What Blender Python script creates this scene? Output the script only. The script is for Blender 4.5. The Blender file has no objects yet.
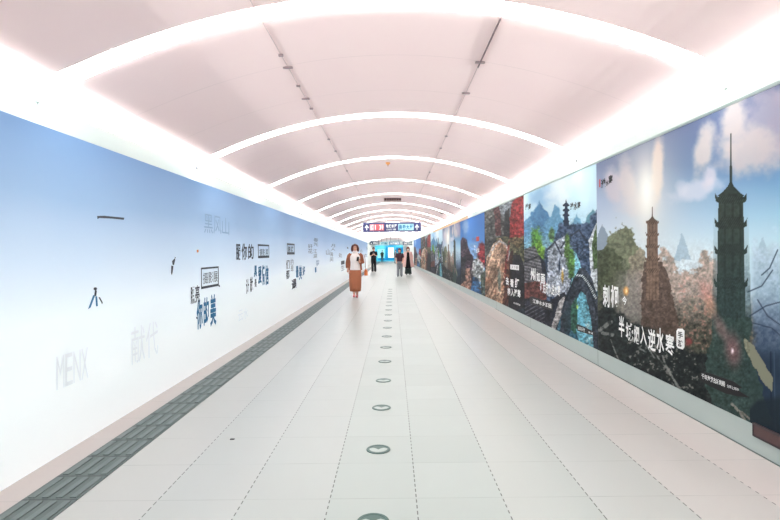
import bpy, math, random
import numpy as np
from mathutils import Vector, Matrix

random.seed(7)
SC = bpy.context.scene
COL = SC.collection

# ------------------------------------------------------------------ camera, light, exposure
H = 1.45                      # eye height
F, VPX, VPY, ROLL = 520.0, 393.0, 252.0, 0.009
RC, RS = math.cos(ROLL), math.sin(ROLL)
cam_data = bpy.data.cameras.new('camera')
cam = bpy.data.objects.new('camera', cam_data)
COL.objects.link(cam)
cam_data.sensor_width = 36.0
cam_data.lens = F / 780 * 36
cam_data.shift_x = (390 - VPX) / 780
cam_data.shift_y = (VPY - 260) / 780
cam_data.clip_end = 400
cam.matrix_world = Matrix(((RC, RS, 0, 0), (0, 0, -1, 0), (-RS, RC, 0, H), (0, 0, 0, 1)))
SC.camera = cam

world = bpy.data.worlds.new('world')
SC.world = world
world.use_nodes = True
bg = world.node_tree.nodes['Background']
bg.inputs[0].default_value = (1, 1, 1, 1)
bg.inputs[1].default_value = 0.4

BAND_EMIT = 4.6               # luminous arches
COVE_EMIT = 6.0              # light strips hidden in the cornice troughs
SC.view_settings.view_transform = 'Standard'
SC.view_settings.look = 'None'
SC.view_settings.gamma = 1.0
SC.view_settings.use_curve_mapping = False
SC.view_settings.exposure = 1.55



# beam lamps added in both cornice troughs to even the light across the vault
LIPL, LIPR = -1.86 * H, 1.755 * H       # inner edges of the two cornices
ZL, ZR = H * 1.810, H * 1.8413
for s_, x_, z_ in ((1, LIPL - 0.05, ZL - 0.004), (-1, LIPR + 0.05, ZR - 0.004)):
    ld = bpy.data.lights.new('cove_fill_lamp', 'AREA')
    ld.shape = 'RECTANGLE'
    ld.size, ld.size_y = 62 * H, 0.03
    ld.energy = 200.0
    ld.color = (0.95, 1.0, 0.99)
    ld.spread = math.radians(90)
    lo = bpy.data.objects.new('cove_fill_lamp', ld)
    COL.objects.link(lo)
    lo.location = (x_, 25.5 * H, z_)
    el = math.radians(15)
    lo.rotation_euler = Vector((s_ * math.cos(el), 0, math.sin(el))).to_track_quat('-Z', 'Y').to_euler()


# ------------------------------------------------------------------ helpers
def lin(c):
    return tuple(((v / 255) / 12.92 if v / 255 <= 0.04045 else ((v / 255 + 0.055) / 1.055) ** 2.4) for v in c)


def mat(name, rgb, rough=0.5, spec=0.5, metal=0.0, emit=None, estr=0.0, noise=0.0, nscale=20.0):
    m = bpy.data.materials.new(name)
    m.use_nodes = True
    nt = m.node_tree
    b = nt.nodes['Principled BSDF']
    c = lin(rgb) + (1,)
    b.inputs['Base Color'].default_value = c
    b.inputs['Roughness'].default_value = rough
    b.inputs['Specular IOR Level'].default_value = spec
    b.inputs['Metallic'].default_value = metal
    if emit:
        b.inputs['Emission Color'].default_value = lin(emit) + (1,)
        b.inputs['Emission Strength'].default_value = estr
    if noise > 0:
        tc = nt.nodes.new('ShaderNodeTexCoord')
        n = nt.nodes.new('ShaderNodeTexNoise')
        n.inputs['Scale'].default_value = nscale
        n.inputs['Detail'].default_value = 4
        mx = nt.nodes.new('ShaderNodeMix')
        mx.data_type = 'RGBA'
        mx.inputs[6].default_value = tuple(v * (1 - noise) for v in c[:3]) + (1,)
        mx.inputs[7].default_value = tuple(min(1, v * (1 + noise)) for v in c[:3]) + (1,)
        nt.links.new(tc.outputs['Object'], n.inputs['Vector'])
        nt.links.new(n.outputs['Fac'], mx.inputs[0])
        nt.links.new(mx.outputs[2], b.inputs['Base Color'])
    return m


class MB:
    """collects vertices and faces for one mesh"""
    def __init__(self):
        self.v, self.f, self.mi, self.cur = [], [], [], 0

    def add(self, vs, fs):
        n = len(self.v)
        self.v += [tuple(p) for p in vs]
        for f in fs:
            self.f.append(tuple(i + n for i in f))
            self.mi.append(self.cur)
        return self

    def box(self, x0, x1, y0, y1, z0, z1):
        vs = [(x, y, z) for x in (x0, x1) for y in (y0, y1) for z in (z0, z1)]
        return self.add(vs, [(0, 1, 3, 2), (4, 6, 7, 5), (0, 4, 5, 1), (2, 3, 7, 6), (0, 2, 6, 4), (1, 5, 7, 3)])

    def prism(self, pts, d):
        """closed polygon pts (3d) pushed along vector d"""
        n = len(pts)
        d = Vector(d)
        vs = [Vector(p) for p in pts] + [Vector(p) + d for p in pts]
        fs = [tuple(range(n))[::-1], tuple(range(n, 2 * n))]
        fs += [(i, (i + 1) % n, n + (i + 1) % n, n + i) for i in range(n)]
        return self.add(vs, fs)

    def rings(self, rings, cap=True):
        n = len(rings[0])
        vs = [p for r in rings for p in r]
        fs = []
        for k in range(len(rings) - 1):
            for i in range(n):
                j = (i + 1) % n
                fs.append((k * n + i, k * n + j, (k + 1) * n + j, (k + 1) * n + i))
        if cap:
            fs.append(tuple(range(n))[::-1])
            fs.append(tuple((len(rings) - 1) * n + i for i in range(n)))
        return self.add(vs, fs)

    def tube(self, pts, radii, seg=10):
        """round tube along points; each radius is a number or (a, b)"""
        pts = [Vector(p) for p in pts]
        rings = []
        up = None
        for i, p in enumerate(pts):
            a = pts[max(i - 1, 0)]
            b = pts[min(i + 1, len(pts) - 1)]
            t = (b - a).normalized()
            if up is None:
                ref = Vector((1, 0, 0)) if abs(t.x) < 0.9 else Vector((0, 1, 0))
                up = (ref - t * ref.dot(t)).normalized()
            else:
                up = (up - t * up.dot(t)).normalized()
            w = t.cross(up)
            r = radii[i] if isinstance(radii, (list, tuple)) else radii
            ra, rb = r if isinstance(r, (list, tuple)) else (r, r)
            rings.append([p + up * ra * math.cos(k * 2 * math.pi / seg) + w * rb * math.sin(k * 2 * math.pi / seg)
                          for k in range(seg)])
        return self.rings(rings)

    def loft(self, rows, seg=20, fold=0.0, nf=9, ph=0.0):
        """rows of (x, y, z, rx, ry): stacked level ellipses"""
        rings = []
        for q, (x, y, z, rx, ry) in enumerate(rows):
            ff = fold * (1 - q / max(1, len(rows) - 1))
            rings.append([(x + rx * math.cos(a) * (1 + ff * math.sin(nf * a + ph)),
                           y + ry * math.sin(a) * (1 + ff * math.sin(nf * a + ph)), z)
                          for a in (k * 2 * math.pi / seg for k in range(seg))])
        return self.rings(rings)

    def ball(self, c, r, nu=16, nv=10, rot=None):
        rx, ry, rz = r if isinstance(r, (list, tuple)) else (r, r, r)
        R = rot or Matrix.Identity(3)
        c = Vector(c)
        vs = [c + R @ Vector((0, 0, rz))]
        for i in range(1, nv):
            t = math.pi * i / nv
            for k in range(nu):
                a = 2 * math.pi * k / nu
                vs.append(c + R @ Vector((rx * math.sin(t) * math.cos(a), ry * math.sin(t) * math.sin(a), rz * math.cos(t))))
        vs.append(c + R @ Vector((0, 0, -rz)))
        fs = [(0, 1 + k, 1 + (k + 1) % nu) for k in range(nu)]
        for i in range(nv - 2):
            for k in range(nu):
                a, b = 1 + i * nu + k, 1 + i * nu + (k + 1) % nu
                fs.append((a, a + nu, b + nu, b))
        e = len(vs) - 1
        o = 1 + (nv - 2) * nu
        fs += [(e, o + (k + 1) % nu, o + k) for k in range(nu)]
        return self.add(vs, fs)

    def shell(self, rows, a0, a1, thick, seg=28):
        """open coat-like shell: level arcs from angle a0 to a1 with thickness"""
        rings = []
        for (x, y, z, rx, ry) in rows:
            outer = [(x + rx * math.cos(a), y + ry * math.sin(a), z) for a in (a0 + (a1 - a0) * k / seg for k in range(seg + 1))]
            inner = [(x + (rx - thick) * math.cos(a), y + (ry - thick) * math.sin(a), z)
                     for a in (a1 - (a1 - a0) * k / seg for k in range(seg + 1))]
            rings.append(outer + inner)
        n = len(rings[0])
        vs = [p for r in rings for p in r]
        fs = []
        for k in range(len(rings) - 1):
            for i in range(n):
                j = (i + 1) % n
                fs.append((k * n + i, k * n + j, (k + 1) * n + j, (k + 1) * n + i))
        for o in (0, (len(rings) - 1) * n):
            for i in range(seg):
                fs.append((o + i, o + i + 1, o + n - 2 - i, o + n - 1 - i))
        return self.add(vs, fs)

    def mesh(self, name, mats, smooth=False):
        me = bpy.data.meshes.new(name)
        me.from_pydata(self.v, [], self.f)
        for m in (mats if isinstance(mats, (list, tuple)) else [mats]):
            me.materials.append(m)
        me.polygons.foreach_set('material_index', self.mi)
        if smooth:
            me.polygons.foreach_set('use_smooth', [True] * len(self.f))
        me.update()
        import bmesh
        bm = bmesh.new()
        bm.from_mesh(me)
        bmesh.ops.recalc_face_normals(bm, faces=bm.faces)
        bm.to_mesh(me)
        bm.free()
        return me

    def build(self, name, mats, parent=None, smooth=False, voxel=0, iters=4, origin=None):
        if origin is not None:
            self.v = [(x - origin[0], y - origin[1], z - origin[2]) for x, y, z in self.v]
        me = self.mesh(name, mats, smooth)
        o = bpy.data.objects.new(name, me)
        COL.objects.link(o)
        if origin is not None:
            o.location = origin
        if voxel:
            r = o.modifiers.new('r', 'REMESH')
            r.mode = 'VOXEL'
            r.voxel_size = voxel
            s = o.modifiers.new('s', 'SMOOTH')
            s.iterations = iters
            s.factor = 0.5
            dg = bpy.context.evaluated_depsgraph_get()
            new = bpy.data.meshes.new_from_object(o.evaluated_get(dg))
            o.modifiers.clear()
            o.data = new
            new.polygons.foreach_set('use_smooth', [True] * len(new.polygons))
            new.name = name
        if parent is not None:
            o.parent = parent
        return o


def tag(o, label=None, cat=None, group=None, kind=None):
    if label:
        o['label'] = label
    if cat:
        o['category'] = cat
    if group:
        o['group'] = group
    if kind:
        o['kind'] = kind
    return o


def empty(name, loc, label, cat, group=None, rz=0.0):
    o = bpy.data.objects.new(name, None)
    COL.objects.link(o)
    o.location = loc
    o.rotation_euler = (0, 0, rz)
    o.empty_display_size = 0.1
    return tag(o, label, cat, group)


def copy_tree(o, parent=None):
    c = o.copy()
    COL.objects.link(c)
    if parent is not None:
        c.parent = parent
    for ch in list(o.children):
        copy_tree(ch, c)
    return c


ORD = ['nearest', 'second', 'third', 'fourth', 'fifth', 'sixth', 'seventh', 'eighth', 'ninth', 'tenth', 'eleventh',
       'twelfth', 'thirteenth', 'fourteenth', 'fifteenth', 'sixteenth', 'seventeenth', 'eighteenth', 'nineteenth', 'twentieth']


def ray(px, py):
    """direction (X, Z) per unit of depth Y seen at a photo pixel"""
    a, b = (px - VPX) / F, (VPY - py) / F
    return RC * a + RS * b, -RS * a + RC * b


def at(px, py, Y):
    a, b = ray(px, py)
    return (a * Y, Y, H + b * Y)


def XR(Y):                    # the right wall draws in a little further down the passage
    return 1.775 * H if Y < 9 * H else 1.775 * H - (Y - 9 * H) * (0.375 / 25.4)


XL = -1.673 * H               # face of the mural panel


def on_left(px, py):
    a, b = ray(px, py)
    Y = XL / a
    return Y, H + b * Y


def on_right(px, py):
    a, b = ray(px, py)
    Y = 1.775 * H / a
    for _ in range(12):
        Y = XR(Y) / a
    return Y, H + b * Y


def vault_z(x):
    a = abs(x / H)
    if a < 1.6:
        return H * (2.30 - 0.1365 * a * a)
    d = a - 1.6                       # the curve eases out over the cornice
    return H * (1.9506 - 0.437 * d + 0.45 * d * d)


_glyph = {}


def glyph(ch, bold=0.0):
    """vertices and faces of one character, scaled to a unit square"""
    if (ch, bold) not in _glyph:
        c = bpy.data.curves.new('glyph', 'FONT')
        c.body = ch
        c.offset = bold
        c.resolution_u = 2
        o = bpy.data.objects.new('glyph', c)
        COL.objects.link(o)
        dg = bpy.context.evaluated_depsgraph_get()
        m = bpy.data.meshes.new_from_object(o.evaluated_get(dg))
        bpy.data.objects.remove(o)
        bpy.data.curves.remove(c)
        v = np.array([p.co[:2] for p in m.vertices]) if len(m.vertices) else np.zeros((0, 2))
        fs = [tuple(p.vertices) for p in m.polygons]
        bpy.data.meshes.remove(m)
        if len(v):
            lo, hi = v.min(0), v.max(0)
            v = (v - lo) / np.maximum(hi - lo, 0.12)
        _glyph[(ch, bold)] = (v, fs)
    return _glyph[(ch, bold)]


def char_on(mb, ch, P0, U, V, w, h, off, N, bold=0.0, slant=0.0):
    """a character with lower left P0, axes U V, size w h, lifted off along N"""
    v, fs = glyph(ch, bold)
    P0, U, V, N = Vector(P0), Vector(U), Vector(V), Vector(N)
    mb.add([P0 + U * ((p[0] + slant * p[1]) * w) + V * (p[1] * h) + N * off for p in v], fs)


def text_on(mb, s, P0, U, V, w, h, off, N, bold=0.0, gap=0.1):
    """a line of characters filling width w and height h"""
    n = len(s)
    cw = w / (n + gap * (n - 1))
    for i, ch in enumerate(s):
        if ch != ' ':
            k = 0.45 if ch in '.·-1' else 1.0
            char_on(mb, ch, Vector(P0) + Vector(U) * (i * cw * (1 + gap)), U, V, cw * k, h * (k if ch in '.·-' else 1), off, N, bold)


LU, LV, LN = (0, 1, 0), (0, 0, 1), (1, 0, 0)     # reading axes on the left panel
RU, RV, RN = (0, -1, 0), (0, 0, 1), (-1, 0, 0)   # and on the right wall


def left_box(px0, py0, px1, py1):
    """photo box on the left panel -> (Y0, Y1, z0, z1)"""
    cx, cy = (px0 + px1) / 2, (py0 + py1) / 2
    return on_left(px0, cy)[0], on_left(px1, cy)[0], on_left(cx, py1)[1], on_left(cx, py0)[1]


def right_box(px0, py0, px1, py1):
    cx, cy = (px0 + px1) / 2, (py0 + py1) / 2
    return on_right(px0, cy)[0], on_right(px1, cy)[0], on_right(cx, py1)[1], on_right(cx, py0)[1]


# ------------------------------------------------------------------ node expression helper
class NX:
    def __init__(self, nt):
        self.nt = nt

    def m(self, op, a, b=None, c=None):
        n = self.nt.nodes.new('ShaderNodeMath')
        n.operation = op
        for i, v in enumerate((a, b, c)):
            if v is None:
                continue
            if isinstance(v, (int, float)):
                n.inputs[i].default_value = v
            else:
                self.nt.links.new(v, n.inputs[i])
        return n.outputs[0]

    def mix(self, fac, a, b):
        n = self.nt.nodes.new('ShaderNodeMix')
        n.data_type = 'RGBA'
        for i, v in ((0, fac), (6, a), (7, b)):
            if isinstance(v, (int, float)):
                n.inputs[i].default_value = v
            elif isinstance(v, tuple):
                n.inputs[i].default_value = v
            else:
                self.nt.links.new(v, n.inputs[i])
        return n.outputs[2]

    def noise(self, vec, scale, detail=3):
        n = self.nt.nodes.new('ShaderNodeTexNoise')
        n.inputs['Scale'].default_value = scale
        n.inputs['Detail'].default_value = detail
        self.nt.links.new(vec, n.inputs['Vector'])
        return n.outputs['Fac']

    def line(self, coord, start, step, half):
        """1 on thin lines at start + n*step"""
        d = self.m('PINGPONG', self.m('SUBTRACT', coord, start), step / 2)
        # pingpong over half a step gives the distance to the nearest line
        return self.m('LESS_THAN', d, half)


# ------------------------------------------------------------------ materials of the setting
TW, TL = 0.350 * H, 0.3545 * H          # floor tile
TX0, TY0 = 0.0854 * H, 2.111 * H


def floor_material():
    m = bpy.data.materials.new('polished_floor_tile')
    m.use_nodes = True
    nt = m.node_tree
    b = nt.nodes['Principled BSDF']
    g = NX(nt)
    tc = nt.nodes.new('ShaderNodeTexCoord')
    sp = nt.nodes.new('ShaderNodeSeparateXYZ')
    nt.links.new(tc.outputs['Object'], sp.inputs[0])
    x, y = sp.outputs[0], sp.outputs[1]
    # per-tile tone
    ix = g.m('FLOOR', g.m('DIVIDE', g.m('SUBTRACT', x, TX0), TW))
    iy = g.m('FLOOR', g.m('DIVIDE', g.m('SUBTRACT', y, TY0), TL))
    wn = nt.nodes.new('ShaderNodeTexWhiteNoise')
    wn.noise_dimensions = '2D'
    cb = nt.nodes.new('ShaderNodeCombineXYZ')
    nt.links.new(ix, cb.inputs[0])
    nt.links.new(iy, cb.inputs[1])
    nt.links.new(cb.outputs[0], wn.inputs['Vector'])
    base = g.mix(wn.outputs['Value'], lin((166, 173, 168)) + (1,), lin((171, 178, 173)) + (1,))
    # pink light bounced onto the floor along both walls, put into the tile colour
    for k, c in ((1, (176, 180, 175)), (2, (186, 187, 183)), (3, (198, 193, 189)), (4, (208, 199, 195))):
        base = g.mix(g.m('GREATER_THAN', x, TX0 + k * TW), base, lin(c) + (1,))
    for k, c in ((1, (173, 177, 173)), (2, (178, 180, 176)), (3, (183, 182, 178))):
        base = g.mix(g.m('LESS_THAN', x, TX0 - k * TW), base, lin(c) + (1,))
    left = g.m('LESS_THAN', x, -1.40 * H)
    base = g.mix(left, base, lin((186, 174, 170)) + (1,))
    # soiled long joints, broken up into dots and dashes
    nz = g.noise(tc.outputs['Object'], 1.1, 2)
    longj = g.line(x, TX0, TW, 0.0034)
    dash = g.m('GREATER_THAN', g.m('ADD', g.m('PINGPONG', y, 0.034), g.m('MULTIPLY', nz, 0.03)), 0.029)
    longj = g.m('MULTIPLY', longj, dash)
    inside = g.m('GREATER_THAN', x, -1.2 * H)
    longj = g.m('MULTIPLY', g.m('MULTIPLY', longj, inside), 0.9)
    nz2 = g.noise(tc.outputs['Object'], 2.3, 2)
    cross = g.line(y, TY0, TL, 0.0032)
    cross = g.m('MULTIPLY', cross, g.m('MULTIPLY', g.m('SUBTRACT', nz2, 0.25), 1.2))
    base = g.mix(cross, base, lin((120, 122, 118)) + (1,))
    base = g.mix(longj, base, lin((70, 70, 66)) + (1,))
    nt.links.new(base, b.inputs['Base Color'])
    rn = g.noise(tc.outputs['Object'], 5, 3)
    nt.links.new(g.m('MULTIPLY_ADD', rn, 0.08, 0.27), b.inputs['Roughness'])
    b.inputs['Specular IOR Level'].default_value = 0.42
    return m


def ceiling_material():
    m = bpy.data.materials.new('pink_white_vault_panel')
    m.use_nodes = True
    nt = m.node_tree
    b = nt.nodes['Principled BSDF']
    g = NX(nt)
    tc = nt.nodes.new('ShaderNodeTexCoord')
    sp = nt.nodes.new('ShaderNodeSeparateXYZ')
    nt.links.new(tc.outputs['Object'], sp.inputs[0])
    y = sp.outputs[1]
    nz = g.noise(tc.outputs['Object'], 2.0, 3)
    joint = g.m('MULTIPLY', g.line(y, 2.69 * H, 0.74 * H, 0.004), g.m('MULTIPLY', nz, 0.35))
    base = g.mix(nz, lin((250, 223, 222)) + (1,), lin((251, 227, 224)) + (1,))
    base = g.mix(joint, base, lin((150, 130, 130)) + (1,))
    nt.links.new(base, b.inputs['Base Color'])
    b.inputs['Roughness'].default_value = 0.6
    b.inputs['Specular IOR Level'].default_value = 0.2
    return m


def mural_material():
    """printed sky: blue at the top fading to white at the foot of the panel"""
    m = bpy.data.materials.new('printed_sky_mural')
    m.use_nodes = True
    nt = m.node_tree
    b = nt.nodes['Principled BSDF']
    g = NX(nt)
    tc = nt.nodes.new('ShaderNodeTexCoord')
    sp = nt.nodes.new('ShaderNodeSeparateXYZ')
    nt.links.new(tc.outputs['Object'], sp.inputs[0])
    nz = g.noise(tc.outputs['Object'], 0.6, 2)
    t = g.m('ADD', g.m('DIVIDE', sp.outputs[2], 1.62 * H), g.m('MULTIPLY', g.m('SUBTRACT', nz, 0.5), 0.06))
    r = nt.nodes.new('ShaderNodeValToRGB')
    nt.links.new(t, r.inputs[0])
    cr = r.color_ramp
    stops = [(0.0, (247, 252, 254)), (0.22, (245, 252, 255)), (0.42, (234, 244, 252)), (0.60, (198, 216, 236)),
             (0.80, (150, 178, 211)), (1.0, (120, 152, 194))]
    cr.elements[0].position, cr.elements[0].color = stops[0][0], lin(stops[0][1]) + (1,)
    cr.elements[1].position, cr.elements[1].color = stops[-1][0], lin(stops[-1][1]) + (1,)
    for p, c in stops[1:-1]:
        e = cr.elements.new(p)
        e.color = lin(c) + (1,)
    nt.links.new(r.outputs[0], b.inputs['Base Color'])
    nt.links.new(r.outputs[0], b.inputs['Emission Color'])   # faint glow added to whiten the print, as from a backlit panel
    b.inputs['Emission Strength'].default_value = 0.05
    b.inputs['Roughness'].default_value = 0.55
    b.inputs['Specular IOR Level'].default_value = 0.15
    return m


def picture_material(name='printed_picture'):
    m = bpy.data.materials.new(name)
    m.use_nodes = True
    nt = m.node_tree
    b = nt.nodes['Principled BSDF']
    a = nt.nodes.new('ShaderNodeAttribute')
    a.attribute_name = 'print'
    nt.links.new(a.outputs['Color'], b.inputs['Base Color'])
    b.inputs['Roughness'].default_value = 0.55
    b.inputs['Specular IOR Level'].default_value = 0.08
    return m


M_floor = floor_material()
M_ceil = ceiling_material()
M_white = mat('white_painted_wall', (236, 242, 240), 0.6, 0.25, noise=0.015, nscale=3)
M_trim = mat('pale_cornice_paint', (216, 229, 223), 0.5, 0.3)
M_base = mat('grey_green_skirting', (172, 184, 180), 0.4, 0.4, noise=0.04, nscale=4)
M_band = mat('glowing_white_diffuser', (250, 252, 250), 0.5, 0.2, emit=(246, 255, 253), estr=BAND_EMIT)
M_cove = mat('lit_cove_strip', (250, 252, 250), 0.5, 0.2, emit=(248, 255, 252), estr=COVE_EMIT)
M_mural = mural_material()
M_pic = picture_material()
M_black = mat('black_print', (22, 22, 24), 0.5, 0.2)
M_ink = mat('dark_ink_print', (58, 62, 74), 0.5, 0.2)
M_bluetext = mat('blue_print', (40, 112, 156), 0.5, 0.2)
M_faint = mat('faint_grey_print', (236, 242, 246), 0.55, 0.2)
M_faintblue = mat('faint_blue_print', (138, 164, 196), 0.55, 0.2)
M_whiteprint = mat('white_print', (240, 240, 238), 0.5, 0.2)
M_red = mat('red_print', (196, 62, 48), 0.5, 0.2)
M_orange = mat('orange_print', (226, 140, 80), 0.5, 0.2)
M_tact = mat('dark_grey_tactile_tile', (88, 99, 97), 0.42, 0.35, noise=0.12, nscale=9)
nt_ = M_tact.node_tree
g_ = NX(nt_)
tc_ = nt_.nodes.new('ShaderNodeTexCoord')
sp_ = nt_.nodes.new('ShaderNodeSeparateXYZ')
nt_.links.new(tc_.outputs['Object'], sp_.inputs[0])
b_ = nt_.nodes['Principled BSDF']
old_ = b_.inputs['Base Color'].links[0].from_socket
nt_.links.new(g_.mix(g_.line(sp_.outputs[1], -7.0, 0.325, 0.006), old_, lin((58, 64, 62)) + (1,)), b_.inputs['Base Color'])
M_tactbar = mat('grey_tactile_bar', (98, 109, 107), 0.36, 0.4, noise=0.1, nscale=9)
M_green = mat('green_glass_rim', (44, 82, 74), 0.3, 0.5)
M_domelit = mat('pale_lit_dome', (166, 177, 172), 0.35, 0.5)
M_dark = mat('dark_metal', (60, 56, 60), 0.5, 0.4)
M_grey = mat('grey_metal', (150, 150, 152), 0.45, 0.4)
M_navy = mat('navy_sign_panel', (64, 66, 112), 0.4, 0.4)
M_wood = mat('pale_wood', (226, 184, 140), 0.5, 0.3, noise=0.08, nscale=14)
M_brown = mat('dark_brown_plate', (84, 62, 62), 0.5, 0.3, noise=0.15, nscale=30)


# ------------------------------------------------------------------ the setting
Y0, Y1 = -7.0, 56 * H

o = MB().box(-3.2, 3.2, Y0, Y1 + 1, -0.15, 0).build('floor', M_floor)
tag(o, 'pale polished tile floor', kind='structure')

XC = 2.03 * H
N = 48
xs = [-XC + 2 * XC * i / N for i in range(N + 1)]
prof = [(x, vault_z(x)) for x in xs]
outer = [(x * 1.04, z + 0.14) for x, z in prof]
poly = prof + outer[::-1]
vs, fs = [], []
for yy in (Y0, Y1):
    vs += [(x, yy, z) for x, z in poly]
n = len(poly)
for i in range(n):
    j = (i + 1) % n
    fs.append((i, j, n + j, n + i))
fs.append(tuple(range(n)))
fs.append(tuple(range(n, 2 * n))[::-1])
o = MB().add(vs, fs).build('ceiling', M_ceil)
for p in o.data.polygons:
    p.use_smooth = len(p.vertices) == 4 and abs(p.normal.x) < 0.9
tag(o, 'pinkish white barrel vaulted ceiling', kind='structure')

o = MB().box(-3.15, -1.93 * H, Y0, Y1, 0, 1.62 * H).box(-3.15, -2.04 * H, Y0, Y1, 1.62 * H, 1.92 * H).build('wall_left', M_white)
tag(o, 'white passage wall behind the blue mural', kind='structure')
# right wall follows XR
m = MB()
for (ya, yb) in ((Y0, 9 * H), (9 * H, Y1)):
    xa, xb = XR(ya) + 0.02, XR(yb) + 0.02
    m.add([(xa, ya, 0), (3.2, ya, 0), (3.2, yb, 0), (xb, yb, 0),
           (xa, ya, 1.75 * H), (3.2, ya, 1.75 * H), (3.2, yb, 1.75 * H), (xb, yb, 1.75 * H)],
          [(0, 1, 2, 3), (4, 7, 6, 5), (0, 4, 5, 1), (1, 5, 6, 2), (2, 6, 7, 3), (3, 7, 4, 0)])
m.box(2.04 * H, 3.2, Y0, Y1, 1.75 * H, 1.92 * H)
o = m.build('wall_right', M_white)
tag(o, 'white passage wall behind the posters', kind='structure')

# cornice ledges hiding the cove light: floor of the trough plus an upstanding lip
def cornice(segs, lip, back, zt, zmid, zlow, soff):
    """trough with an upstanding lip and an inclined underside; soff(y) shifts it sideways"""
    m = MB()
    s = 1 if lip > 0 else -1
    prof = [(lip, zt), (lip, zmid), (back, zlow), (back + s * 0.25, zlow), (back + s * 0.25, zlow + 0.03), (lip + s * 0.09, zt - 0.09), (lip + s * 0.02, zt - 0.05), (lip + s * 0.02, zt)]
    for ya, yb in segs:
        m.rings([[(x + soff(ya), ya, z) for x, z in prof], [(x + soff(yb), yb, z) for x, z in prof]])
    return m


o = cornice(((Y0, Y1),), LIPL, -1.94 * H, ZL, 1.69 * H, 1.62 * H, lambda y: 0).build('trim_1', M_trim)
tag(o, 'pale cornice ledge along the left wall', kind='structure')
o = cornice(((Y0, 9 * H), (9 * H, Y1)), LIPR, 1.775 * H - 0.012, ZR, 1.762 * H, 1.747 * H + 0.006, lambda y: XR(y) - 1.775 * H).build('trim_2', M_trim)
tag(o, 'pale cornice ledge along the right wall', kind='structure')

# skirting on the right
m = MB()
for (ya, yb) in ((Y0, 9 * H), (9 * H, Y1)):
    xa, xb = XR(ya), XR(yb)
    vs = [(xa - 0.012, ya, 0), (xa + 0.02, ya, 0), (xb + 0.02, yb, 0), (xb - 0.012, yb, 0)]
    vs += [(p[0], p[1], 0.2) for p in vs]
    m.add(vs, [(0, 1, 2, 3), (4, 7, 6, 5), (0, 4, 5, 1), (1, 5, 6, 2), (2, 6, 7, 3), (3, 7, 4, 0)])
for k in range(12):
    yj = 2.3 * H + k * 2.2 * H
    m.cur = 1
    m.box(XR(yj) - 0.0135, XR(yj) - 0.012, yj, yj + 0.006, 0, 0.2)
m.box(1.775 * H - 0.02, 1.775 * H - 0.0121, Y0, 9 * H, 0, 0.006)
o = m.build('baseboard_right', [M_base, mat('skirting_joint', (96, 108, 104), 0.6)])
tag(o, 'grey green skirting below the posters', kind='structure')

o = MB().box(-3.2, 3.2, Y1, Y1 + 0.3, 0, 3.6).build('wall_back', M_white)
tag(o, 'white end wall of the passage', kind='structure')

# ------------------------------------------------------------------ luminous arches and cove strips
BY0, BSTEP = 2.69 * H, 2.22 * H


def arch_mesh():
    xs = [-1.93 * H + 3.86 * H * i / 56 for i in range(57)]
    rings = []
    for x in xs:
        z = vault_z(x)
        rings.append([(x, -0.11, z - 0.001), (x, 0.11, z - 0.001), (x, 0.108, z - 0.005), (x, -0.108, z - 0.005)])
    return MB().rings(rings)


arch = None
for k in range(-3, 20):
    y = BY0 + k * BSTEP
    if arch is None:
        arch = o = arch_mesh().build('arch_light', M_band)
    else:
        o = arch.copy()
        COL.objects.link(o)
    o.location = (0, y, 0)
    if k < 0:
        lab = 'glowing white arch light on the vault behind the camera'
    elif k == 0:
        lab = 'broad glowing white arch light across the top of the photo, nearest on the vault'
    else:
        lab = 'glowing white arch light across the vault, %s arch from the camera' % ORD[k]
    tag(o, lab, 'ceiling light', 'glowing arches across the vault')


def cove(side):
    m = MB()
    y = Y0
    while y < 54 * H:
        yn = y + 1.6
        d = 0 if side < 0 else XR(y) - 1.775 * H
        x = (LIPL - 0.105) if side < 0 else LIPR + 0.105 + d
        z = (ZL if side < 0 else ZR) - 0.026
        m.box(x - 0.02, x + 0.02, y, yn - 0.02, z, z + 0.02)
        y = yn
    return m


o = cove(-1).build('cove_light', M_cove)
tag(o, 'hidden light strip glowing behind the left cornice above the blue mural', 'cove light', 'cove light strips')
o = cove(1).build('cove_light', M_cove)
tag(o, 'hidden light strip glowing behind the right cornice above the posters', 'cove light', 'cove light strips')

# joints and end brackets of the cornice where the arches land
M_joint = mat('cornice_joint', (150, 158, 152), 0.6)
for side in (-1, 1):
    for k in range(0, 7):
        y = BY0 + k * BSTEP + 0.05
        x = LIPL if side < 0 else LIPR + XR(y) - 1.775 * H
        zt, zl = (ZL, ZL - 0.05) if side < 0 else (ZR, ZR - 0.05)
        m = MB()
        if side < 0:
            m.box(x, x + 0.004, y, y + 0.008, zl, zt + 0.03)
            m.box(x - 0.01, x + 0.01, y - 0.02, y + 0.03, zt - 0.01, zt + 0.025)
        else:
            m.box(x - 0.004, x, y, y + 0.006, zt - 0.05, zt + 0.05)
            m.box(x - 0.01, x + 0.01, y - 0.02, y + 0.03, zt, zt + 0.03)
        o = m.build('cornice_bracket', M_dark if k else M_joint, origin=(x, y, zt))
        where = 'left cornice above the mural' if side < 0 else 'right cornice above the posters'
        tag(o, 'small bracket on the %s at the foot of the %s arch' % (where, ORD[k]), 'bracket', 'cornice brackets')

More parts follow.
